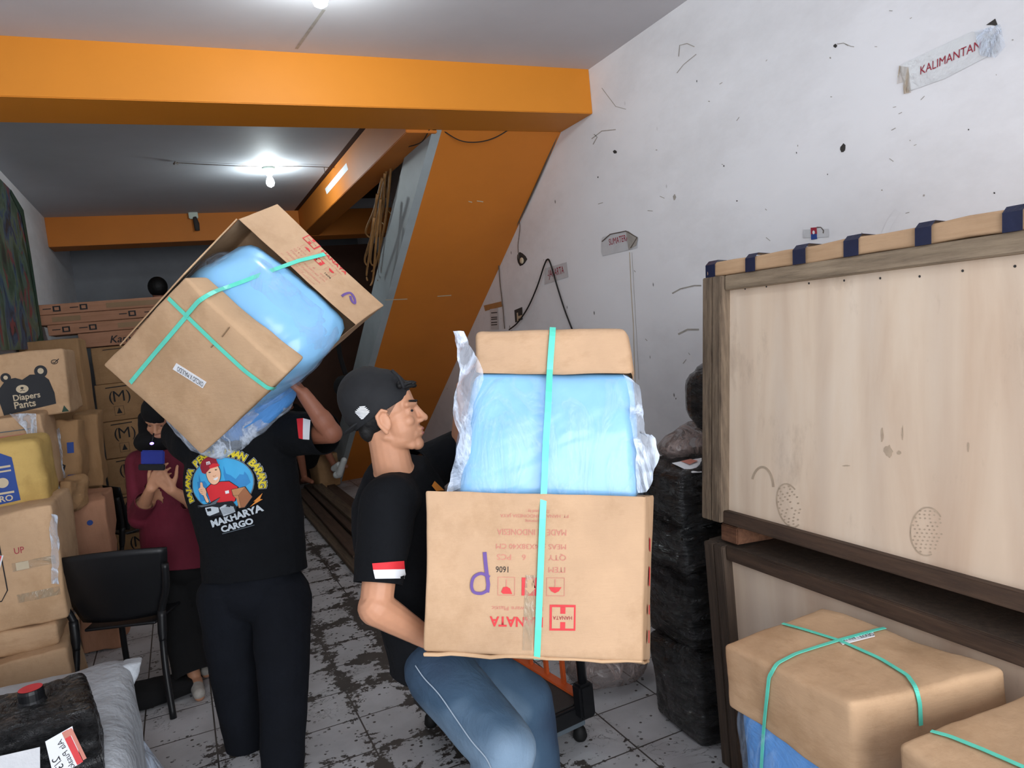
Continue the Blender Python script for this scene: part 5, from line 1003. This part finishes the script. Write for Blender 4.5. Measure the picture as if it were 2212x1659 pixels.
m = MB(); R_ = Matrix((ax3(J['fwd'], J['up'])[0], ax3(J['fwd'], J['up'])[2], ax3(J['fwd'], J['up'])[1])).transposed(); m.ell(J['hed'] + R_ @ V((-.020, 0, .052)), (.102, .084, .088), 'hair', R_, 20); m.ell(J['hed'] + R_ @ V((-.055, 0, .0)), (.052, .07, .06), 'hair', R_, 20); put('hair', fuse(m, 'hair', .005, 2, wr(3, .004, 30)), t)
for s in 'RL':
    m = MB(); a = J['an' + s]; f_ = J['ft' + s]; m.cap(a + V((0, 0, -.075)) - f_ * .04, a + V((0, 0, -.078)) + f_ * .15, .034, .030, 'rubber'); put('sandal', fuse(m, 'sandal', .006, 2), t)
# back print: round courier emblem, arc lettering and company name
bv = sme
h0, n0 = hit(bv, 485, 1065); UU = (D(580, 1052, 3.0) - D(440, 1072, 3.0)).normalized(); VV = CU; s = 3.0 / F_PX * 1.0
def ap(x, y): return ((x - 485) * s, (1065 - y) * s)
def AP(pts): return [ap(x, y) for x, y in pts]
Z = []
cr = lambda X, Y: (380 + X * .1145, 970 + Y * .1145)     # positions noted in the enlarged crop
def zp(pts, mat, l=0): Z.append((*poly2d(AP([cr(*p) for p in pts])), mat, l))
def zel(x, y, rx, ry, mat, l, a0=0, a1=2 * math.pi): Z.append((*poly2d(AP([cr(x + rx * math.cos(a0 + (a1 - a0) * i / 36), y + ry * math.sin(a0 + (a1 - a0) * i / 36)) for i in range(36)])), mat, l))
zel(885, 650, 625, 500, 'grey_print2', 0); zel(885, 650, 605, 482, 'sky_print', 1)
zp([(400, 560), (440, 560), (460, 420), (480, 560), (560, 560), (600, 620), (640, 900), (400, 950)], 'sky_print2', 2); zp([(960, 480), (985, 320), (1010, 470), (1100, 520), (1180, 600), (1260, 520), (1330, 540), (1350, 480), (1400, 560), (1440, 700), (1340, 760), (1000, 740)], 'sky_print2', 2)
zp([(570, 700), (700, 610), (900, 600), (1060, 610), (1220, 750), (1120, 1000), (1000, 1040), (620, 980)], 'bear', 3); zp([(585, 705), (705, 625), (890, 610), (1055, 625), (1200, 745), (1100, 1000), (1000, 1030), (620, 960)], 'red_flag', 4)
zel(765, 440, 150, 215, 'bear', 5); zel(765, 440, 140, 205, 'skin_print', 6); zp([(510, 300), (560, 180), (680, 125), (790, 120), (860, 180), (890, 270), (915, 310), (860, 320), (720, 340), (600, 430), (540, 400)], 'cap_print', 7); zp([(790, 250), (890, 268), (912, 308), (860, 322), (720, 342), (700, 300)], 'red_flag', 8)
Z.append((*text2d('m', s * 13, *ap(*cr(655, 265)), bold=.03, rot=.1), 'white', 9)); zel(700, 410, 26, 10, 'bear', 8); zel(830, 378, 22, 9, 'bear', 8); zp([(745, 480), (790, 490), (825, 465), (800, 498), (760, 500)], 'tan_print', 8); zp([(750, 540), (850, 510), (840, 550), (790, 572)], 'white', 8)
zp([(490, 570), (520, 600), (525, 670), (570, 700), (585, 760), (560, 820), (600, 960), (560, 985), (520, 960), (490, 830), (450, 790), (410, 700), (440, 670), (480, 680), (460, 600)], 'bear', 5); zp([(470, 585), (495, 572), (518, 590), (524, 660), (565, 700), (578, 760), (556, 820), (590, 950), (555, 972), (530, 950), (500, 825), (455, 795), (425, 750), (412, 700), (440, 676), (462, 668)], 'skin_print', 6)
for yy in (712, 745, 778): zp([(425, yy), (500, yy - 4), (500, yy + 3), (427, yy + 4)], 'brown_print', 7)
zp([(1070, 775), (1340, 755), (1440, 970), (1270, 1150), (1150, 1150), (1140, 960), (1080, 900)], 'bear', 5); zp([(1080, 780), (1330, 765), (1190, 900), (1090, 890)], 'tan_print', 6); zp([(1330, 765), (1430, 970), (1260, 1140), (1200, 1140), (1190, 905)], 'brown_print', 6); zp([(1090, 895), (1185, 905), (1195, 1140), (1155, 1140), (1140, 960)], 'tan_print', 6); zp([(950, 790), (1025, 785), (1020, 840), (950, 845)], 'white', 6)
zp([(330, 1000), (560, 990), (840, 890), (740, 990), (1060, 990), (1120, 1100), (1080, 1230), (830, 1280), (790, 1230), (520, 1240), (470, 1100), (500, 1040), (330, 1050)], 'bear', 9); zp([(340, 1005), (600, 1000), (830, 900), (720, 1010), (420, 1040)], 'grey_print2', 10); zp([(490, 1060), (640, 1050), (760, 1080), (760, 1170), (560, 1220), (510, 1200)], 'grey_print', 10); zp([(520, 1080), (610, 1075), (610, 1130), (530, 1135)], 'bear', 11); zp([(780, 1090), (900, 1040), (1060, 1100), (1080, 1200), (830, 1260)], 'grey_print', 10); zp([(900, 1080), (1000, 1020), (1000, 1100)], 'bear', 11)
for i in range(5): zp([(800, 1110 + i * 26), (1070, 1090 + i * 24), (1070, 1096 + i * 24), (800, 1117 + i * 26)], 'grey_print2', 12)
zp([(1360, 1150), (1480, 1060), (1440, 1060), (1620, 930), (1560, 1030), (1605, 1045), (1450, 1110)], 'orange_print', 10)
def bigtext(tx, x0, y0, x1, y1, h, mat, l, bold=.05):
    p, q = ap(*cr(x0, y0)), ap(*cr(x1, y1)); vs, fs = text2d(tx, 1, bold=bold); wm = max(a for a, b in vs); Lh = math.dist(p, q); an = math.atan2(q[1] - p[1], q[0] - p[0]); k = Lh / wm; kh = h * .1145 * s / .7
    Z.append(([(p[0] + math.cos(an) * a * k - math.sin(an) * b * kh, p[1] + math.sin(an) * a * k + math.cos(an) * b * kh) for a, b in vs], fs, mat, l))
bigtext('MAKHARYA', 555, 1440, 1585, 1255, 125, 'grey_print', 3, .045); bigtext('CARGO', 735, 1560, 1375, 1465, 110, 'grey_print', 3, .045)
Z.append((*line2d([ap(*cr(730, 1590)), ap(*cr(1375, 1500))], s * 1.5), 'grey_print2', 2))
def arc(tx, cx_, cy_, rx, ry, a0, a1, size, mat, l, bold=.06):
    n = len(tx)
    for i, ch in enumerate(tx):
        if ch == ' ': continue
        a = a0 + (a1 - a0) * (i + .5) / n; x, y = cx_ + rx * math.cos(a), cy_ - ry * math.sin(a); p = ap(*cr(x, y)); rot = a - math.pi / 2
        vs, fs = text2d(ch, size, align='CENTER', bold=bold); Z.append(([(p[0] + math.cos(rot) * q[0] - math.sin(rot) * q[1], p[1] + math.sin(rot) * q[0] + math.cos(rot) * q[1]) for q in vs], fs, mat, l))
n_ = 25
for mt, l, b in (('grey_print', 1, .13), ('bear', 2, .10), ('yellow_ink', 3, .045)): arc('RAJANYA PENGIRIMAN BARANG', 890, 690, 690, 555, math.radians(203), math.radians(-13), .037, mt, l, b)
m = MB(); decal(m, Z, h0, UU, VV, bv, .004, .012, .3); put('back_print', m, so, 'colourful round courier emblem with lettering', fix=False)
m = MB(); ha, na = hit(bv, 645, 928); Pf = [hit(bv, x, y) for x, y in ((642, 906), (656, 905), (656, 948), (647, 946))]; 
def flag(m, quads, bvx):
    for pts, mt in quads:
        n1 = 5; G = []
        for j in range(n1 + 1):
            for i in range(n1 + 1):
                u, v = i / n1, j / n1; x = (pts[0][0] * (1 - u) + pts[1][0] * u) * (1 - v) + (pts[3][0] * (1 - u) + pts[2][0] * u) * v; y = (pts[0][1] * (1 - u) + pts[1][1] * u) * (1 - v) + (pts[3][1] * (1 - u) + pts[2][1] * u) * v
                h, n = hit(bvx, x, y); 
                if h is None: h, n = D(x, y, 3), -CF
                G.append(h + n * .005)
        m.add(G, [(j * (n1 + 1) + i, j * (n1 + 1) + i + 1, (j + 1) * (n1 + 1) + i + 1, (j + 1) * (n1 + 1) + i) for j in range(n1) for i in range(n1)], mt, True)
flag(m, [(((642, 906), (656, 905), (656, 948), (647, 946)), 'red_flag'), (((656, 905), (672, 909), (670, 949), (656, 948)), 'white')], bv); put('flag_patch', m, so, 'red and white sleeve patch', fix=False)

# ---- right worker, crouching in profile, holding the upright bale
J = dict(pel=D(935, 1405, 2.36), wai=D(900, 1290, 2.37), che=D(868, 1150, 2.36), upc=D(862, 1070, 2.33), nek=D(852, 1012, 2.28), hed=D(841, 905, 2.25), fwd=CR * .97 + CU * .22 + CF * .02, up=CU * .97 - CR * .22,
    shR=D(838, 1085, 2.12), shL=D(905, 1040, 2.48), elR=D(812, 1312, 2.03), wrR=D(925, 1380, 2.12), elL=D(1005, 965, 2.46), wrL=D(1000, 886, 2.37),
    hiR=D(948, 1448, 2.22), hiL=D(990, 1440, 2.38), knR=D(1092, 1622, 2.02), knL=D(1135, 1515, 2.34), fw=CR)
J['anR'] = J['knR'] + V((-.10, .10, -.40)); J['anL'] = J['knL'] + V((.0, -.05, -.38)); J['anR'].z = max(J['anR'].z, .09); J['anL'].z = max(J['anL'].z, .09); fdir = V((CR.x, CR.y, 0)).normalized(); J['ftR'] = fdir; J['ftL'] = fdir
J['shL'] = D(925, 1010, 2.46); 
t = thing('person', 'crouching worker in backward black cap, black shirt and jeans holding an upright bale', 'person', (J['pel'].x, J['pel'].y, 0))
def hands2(mb):
    hand(mb, J['wrR'], CR * .9 + CF * .2 - CU * .12, CU * .7 - CF * .5, -1, [.12, .12, .15, .2], 'skin'); hand(mb, J['wrL'], CU * .97 + CR * .02, CR * .92 - CF * .35, 1, [.30, .34, .36, .4], 'skin')
body(t, J, 'skin', .0036, hands2, arm=(.052, .046, .048, .030))
so, sme = shirt(t, J, 'shirt', .006, 1.05, {'R': J['shR'] * .22 + J['elR'] * .78, 'L': J['shL'] * .1 + J['elL'] * .9}, (J['nek'] + (J['hed'] - J['nek']) * .18, (J['hed'] - J['nek']).normalized() + CR * .10, .105), hem=J['pel'] - (J['wai'] - J['pel']).normalized() * .12 - CR * .02, seed=8, sl=(.082, .068), dp=(.125, .120, .140, .130, .085), w_=(.17, .165, .18, .175, .11), hemcut=(D(880, 1452, 2.3), -CU * 1.0 - CR * .1), a=.008)
trousers(t, J, 'denim', (.105, .088, .072), .006, 9, name='jeans', hipr=(.150, .105, .105), a=.008)
jb = bvh_me([c for c in t.children if c.name.startswith('jeans')][0].data); off_ = t.location
def jhit(px, py):
    r = ray(px, py).normalized(); h = jb.ray_cast(C0 - off_, r); return (None, None) if h[0] is None else (h[0] + off_, h[1] if h[1].dot(r) < 0 else -h[1])
sp = [jhit(*p[:2]) for p in smooth_path([V((899, 1438, 0)), V((918, 1465, 0)), V((950, 1500, 0)), V((985, 1550, 0)), V((1020, 1600, 0)), V((1050, 1635, 0)), V((1062, 1658, 0))], 5)]; sp = [q_ for q_ in sp if q_[0] is not None]
jn = [c for c in t.children if c.name.startswith('jeans')][0]
if len(sp) > 3: m = MB(); m.ribbon([p + n * .003 for p, n in sp], [n for p, n in sp], .003, 'stitch', .001); put('side_seam', m, jn, 'pale stitched side seam')
for s in 'RL':
    m = MB(); a = J['an' + s]; f_ = J['ft' + s]; m.cap(a + V((0, 0, -.05)) - f_ * .03, a + V((0, 0, -.052)) + f_ * .16, .042, .036, 'rubber'); put('shoe', fuse(m, 'shoe', .006, 2), t)
bv = sme; m = MB(); flag(m, [(((805, 1217), (870, 1211), (871, 1229), (807, 1231)), 'red_flag'), (((807, 1231), (871, 1229), (874, 1249), (811, 1250)), 'white')], bv); put('flag_patch', m, so, 'red and white sleeve patch', fix=False)
m = MB(); flag(m, [(((930, 1050), (936, 1040), (957, 1060), (940, 1062)), 'orange_print')], bv); put('chest_print', m, so, 'orange corner of a chest print', fix=False)
f_, u_, s_ = ax3(J['fwd'], J['up']); R_ = Matrix((f_, s_, u_)).transposed(); H0 = J['hed']
def HP(px, py, d=2.25): return D(px, py, d)
hr = MB(); hr.ell(H0 + R_ @ V((-.028, 0, .035)), (.088, .081, .085), 'hair', R_, 22); hr.ell(HP(798, 925), (.035, .06, .045), 'hair', R_, 18); [hr.cap(HP(866 + 2 * i, 836 - 2 * abs(i - 2), 2.19 + .03 * i), HP(889 + (i % 3) * 4, 826 + (i * 7) % 14, 2.20 + .03 * i), .014, .006, 'hair') for i in range(6)]
put('hair', fuse(hr, 'hair', .005, 2, wr(5, .004, 30)), t)
cm = MB(); Rc = Matrix.Rotation(0, 3, 'X'); ca = (HP(884, 828) - HP(755, 918)).normalized(); cu = (J['up'] - ca * J['up'].dot(ca)).normalized(); cs = ca.cross(cu); RC = Matrix((ca, cs, cu)).transposed()
cm.ell(HP(812, 868), (.112, .092, .098), 'cap', RC, 28); cm.ell(HP(796, 858), (.095, .09, .095), 'cap', RC, 28)
capme = fuse(cm, 'cap', .005, 3, wr(6, .002, 8), [(HP(838, 887), (CR * .55 - CU * .83).normalized(), .2)]); co_ = put('cap', capme, t); md = co_.modifiers.new('s', 'SOLIDIFY'); md.thickness = .003
m = MB(); c = HP(772, 918); ba = (-CR * .80 - CU * .60).normalized(); m.ell(c, (.050, .070, .008), 'cap', Matrix((ba, CF, ba.cross(CF))).transposed(), 22); put('cap_brim', m, co_)
m = MB(); m.tube(smooth_path([HP(846, 800, 2.16), HP(862, 815, 2.16), HP(872, 838, 2.17)], 3), .005, 'cap', 8); put('cap_strap', m, co_)
cbv = BVHTree.FromPolygons([v.co + t.location for v in capme.vertices], [tuple(p.vertices) for p in capme.polygons]); m = MB()
for i in range(9):
    yy = 878 + i * 3; hw = 17 * (1 - abs(i - 3.5) / 6); flag(m, [(((784 - hw, yy), (784 + hw, yy - 1), (784 + hw - 3, yy + 1.3), (784 - hw + 2, yy + 2)), 'white')], cbv)
put('cap_emblem', m, co_, 'white embroidered emblem', fix=False)
fm = MB(); fm.ell(H0 + R_ @ V((-.012, 0, .045)), (.0995, .0785, .0895), 'fade', R_, 28)
put('cropped_hair', fuse(fm, 'cropped_hair', .004, 2, None, [(H0 + R_ @ V((.030, 0, .03)), R_ @ V((1, 0, -.9)), .2), (H0 + R_ @ V((0, 0, .004)), R_ @ V((.25, 0, -1)), .2)]), t, 'close cropped side hair')
for sg in (1, -1):
    m = MB(); m.ell(H0 + R_ @ V((.0745, .030 * sg, .010)), (.0065, .012, .0045), 'ink', R_, 12); put('eye', m, t, 'dark eye')
    m = MB(); m.cap(H0 + R_ @ V((.0905, .014 * sg, .036)), H0 + R_ @ V((.078, .046 * sg, .040)), .0042, .003, 'hair'); put('eyebrow', m, t)
m = MB(); m.ell(H0 + R_ @ V((.0905, 0, -.0505)), (.007, .018, .0055), 'lips', R_, 14); m.ell(H0 + R_ @ V((.0885, 0, -.0635)), (.007, .016, .006), 'lips', R_, 14); put('lips', m, t)

# ---- woman in maroon looking at her phone
J = dict(pel=D(385, 1200, 3.95), wai=D(372, 1125, 3.94), che=D(358, 1040, 3.92), upc=D(350, 990, 3.92), nek=D(345, 962, 3.92), hed=D(349, 908, 3.85), fwd=-CF * .85 - CU * .45 + CR * .05, up=CU, shR=D(420, 1000, 3.92), shL=D(300, 1000, 3.90),
    elL=D(303, 1108, 3.86), wrL=D(326, 1055, 3.66), elR=D(440, 1100, 3.84), wrR=D(372, 1060, 3.66), hiR=D(415, 1230, 3.95), hiL=D(368, 1230, 3.93), knR=D(450, 1370, 3.98), anR=D(462, 1480, 4.05), knL=D(395, 1370, 3.88), anL=D(425, 1495, 3.80), ftR=-V((.2, 1, 0)).normalized(), ftL=-V((-.1, 1, 0)).normalized(), fw=V((0, -1, 0)))
J['anR'].z = .09; J['anL'].z = .075
t = thing('person', 'woman in maroon top and wide black trousers looking down at a phone', 'person', (J['pel'].x, J['pel'].y, 0))
def hands3(mb):
    hand(mb, J['wrL'], CU * .75 + CR * .55 - CF * .2, CF * .6 + CR * .3 + CU * .4, 1, [.4, .42, .45, .5], 'skin', .95); hand(mb, J['wrR'], CU * .75 - CR * .55 - CF * .2, CF * .6 - CR * .3 + CU * .4, -1, [.4, .42, .45, .5], 'skin', .95)
body(t, J, 'skin', .005, hands3, hk=.95, arm=(.045, .036, .036, .024), leg=(.075, .05, .045, .032), tors=.82)
shirt(t, J, 'maroon', .007, 1.0, {'R': J['elR'], 'L': J['elL']}, hem=D(390, 1245, 3.95), name='long_sleeved_top', seed=12, sl=(.068, .062), w_=(.185, .165, .17, .165, .10), dp=(.14, .125, .13, .115, .08), hemcut=(D(388, 1218, 3.95), -CU), long_={'R': J['elR'] * .5 + J['wrR'] * .5, 'L': J['elL'] * .5 + J['wrL'] * .5})
trousers(t, J, 'blackcloth', (.10, .085, .105), .008, 13, hipr=(.17, .125, .12))
hb = MB(); H0 = J['hed']; f_, u_, s_ = ax3(J['fwd'], J['up']); R_ = Matrix((f_, s_, u_)).transposed(); hb.ell(H0 + R_ @ V((-.012, 0, .062)), (.105, .092, .085), 'blackcloth', R_, 22); hb.ell(H0 + R_ @ V((-.045, 0, .02)), (.10, .10, .11), 'blackcloth', R_, 22)
for sg in (1, -1): hb.cap(H0 + R_ @ V((.02, .078 * sg, .03)), H0 + R_ @ V((-.0, .095 * sg, -.15)), .030, .045, 'blackcloth')
hb.ell(J['nek'] + CU * .03 - CF * .02, (.12, .12, .07), 'blackcloth', None, 20); put('head_scarf', fuse(hb, 'head_scarf', .006, 3, wr(9, .004, 12)), t)
for sg in (1, -1):
    m = MB(); m.ell(H0 + R_ @ V((.070, .028 * sg, .010)), (.006, .012, .004), 'ink', R_, 12); put('eye', m, t, 'downcast dark eye')
    m = MB(); m.cap(H0 + R_ @ V((.082, .014 * sg, .036)), H0 + R_ @ V((.072, .044 * sg, .038)), .004, .003, 'hair'); put('eyebrow', m, t)
for s in 'RL':
    m = MB(); a = J['an' + s]; g = J['ft' + s]; m.cap(a + V((0, 0, -.04)) - g * .02, a + V((0, 0, -.043)) + g * .14, .036, .030, 'smudge'); put('shoe', fuse(m, 'shoe', .006, 2), t, 'grey shoe')
m = MB(); c = D(328, 1004, 3.60); RP = Matrix((CR, CF * .8 + CU * .6, CU * .8 - CF * .6)).transposed(); m.box(c - CU * .012, (.13, .012, .030), 'black_plastic', Matrix((CR, CF, CU)).transposed(), .004)
m.box(c + CU * .034 + CF * .01, (.115, .010, .072), 'phone_blue', Matrix((CR, CF, CU)).transposed(), .006); put('phone', m, None, 'dark phone in a blue case held by the woman in maroon', 'phone')
m = MB(); c = D(328, 958, 3.74); m.ell(c, (.010, .010, .007), 'led'); m.tube([c, c + CU * .05 + CF * .02], .004, 'black_plastic', 6); put('glowing_clip', m, None, 'tiny violet glowing clip hanging at the woman\'s neck', 'clip light')

# ---- far helper standing on a carton, only the dark back of the head shows
J = dict(hed=D(342, 628, 7.9), fwd=CF, up=CU); b0 = J['hed'] + V((0.03, .0, 0)); z_ = b0.z
J.update(nek=b0 + V((0, -.0, -.16)), upc=b0 + V((0, 0, -.24)), che=b0 + V((0, 0, -.34)), wai=b0 + V((0, 0, -.55)), pel=b0 + V((0, 0, -.70)), shR=b0 + V((.19, 0, -.23)), shL=b0 + V((-.19, 0, -.23)), elR=b0 + V((.24, .02, -.52)), elL=b0 + V((-.24, .02, -.52)), wrR=b0 + V((.22, .1, -.76)), wrL=b0 + V((-.22, .1, -.76)),
    hiR=b0 + V((.09, 0, -.78)), hiL=b0 + V((-.09, 0, -.78)), knR=b0 + V((.10, 0, -1.16)), knL=b0 + V((-.10, 0, -1.16)), anR=b0 + V((.11, 0, -1.52)), anL=b0 + V((-.11, 0, -1.52)), ftR=V((0, 1, 0)), ftL=V((0, 1, 0)))
t = thing('person', 'far person whose dark head rises above the long flat cartons', 'person', (b0.x, b0.y, b0.z - 1.6))
body(t, J, 'skin_d', .010, lambda mb: (hand(mb, J['wrR'], (0, 0, -1), (-1, 0, 0), 1, .3, 'skin_d'), hand(mb, J['wrL'], (0, 0, -1), (1, 0, 0), -1, .3, 'skin_d')))
shirt(t, J, 'blackcloth', .012, 1.08, {'R': J['elR'] * .8 + J['shR'] * .2, 'L': J['elL'] * .8 + J['shL'] * .2}, hem=J['pel'] + V((0, 0, -.06)), seed=15); trousers(t, J, 'blackcloth', voxel=.012, seed=16)
m = MB(); m.ell(J['hed'] + V((0, -.02, .04)), (.10, .11, .11), 'hair', None, 22); put('hair', fuse(m, 'hair', .008, 2), t)
zc_ = b0.z - 1.615; rbox('carton', (b0.x, b0.y, 0), (.55, .5, zc_), 'card_dark', 'tall carton under the far person behind the rear columns', 'carton', 0, 70, .01, .003)

# ---- seated helper at the back with bare shins, mostly hidden by the left worker
dk = 8.4
J = dict(pel=D(652, 985, 8.7), wai=D(640, 950, 8.75), che=D(625, 915, 8.75), upc=D(622, 893, 8.7), nek=D(620, 880, 8.65), hed=D(622, 858, 8.6), fwd=CR * .5 - CF * .7, up=CU, shR=D(592, 895, 8.65), shL=D(648, 893, 8.75), elR=D(600, 950, 8.45), elL=D(672, 940, 8.55), wrR=D(632, 958, 8.3), wrL=D(690, 950, 8.35),
    hiR=D(640, 995, 8.65), hiL=D(668, 995, 8.65), knR=D(645, 960, 8.35), knL=D(690, 945, 8.35), anR=D(657, 1028, 8.45), anL=D(722, 1005, 8.45), ftR=(CR * .4 - V((0, 1, 0)) * .6).normalized(), ftL=(CR * .8 + V((0, 0, .25))).normalized(), fw=V((0, -1, 0)))
t = thing('person', 'person sitting low at the back with bare shins and a white shoe beyond the timber', 'person', (J['pel'].x, J['pel'].y, 0))
body(t, J, 'skin_d', .009, lambda mb: (hand(mb, J['wrR'], CR, -CU, 1, .4, 'skin_d'), hand(mb, J['wrL'], CR, -CU, -1, .4, 'skin_d')), leg=(.08, .06, .055, .036))
shirt(t, J, 'blackcloth', .012, 1.05, {'R': J['elR'] * .8 + J['shR'] * .2, 'L': J['elL'] * .8 + J['shL'] * .2}, seed=18)
mb = MB(); 
for s in 'RL': mb.cap(J['hi' + s], J['kn' + s], .10, .075, 'blackcloth')
mb.ell((J['hiR'] + J['hiL']) / 2, (.17, .13, .12), 'blackcloth'); put('shorts', fuse(mb, 'shorts', .012, 3), t)
m = MB(); m.ell(J['hed'] + CU * .04 + CF * .02, (.10, .11, .11), 'hair', None, 22); put('hair', fuse(m, 'hair', .008, 2), t)
m = MB(); c = D(737, 1006, 8.3); q = (D(744, 984, 8.3) - D(732, 1034, 8.3)).normalized(); m.cap(D(727, 1026, 8.35), D(732, 1024, 8.35), .042, .046, 'shoe_w'); m.cap(D(733, 1022, 8.33), D(743, 994, 8.28), .040, .034, 'shoe_w'); m.cap(D(722, 1012, 8.4), D(732, 1004, 8.33), .040, .036, 'shoe_w'); me = fuse(m, 'shoe', .006, 2); put('shoe', me, t, 'white trainer')
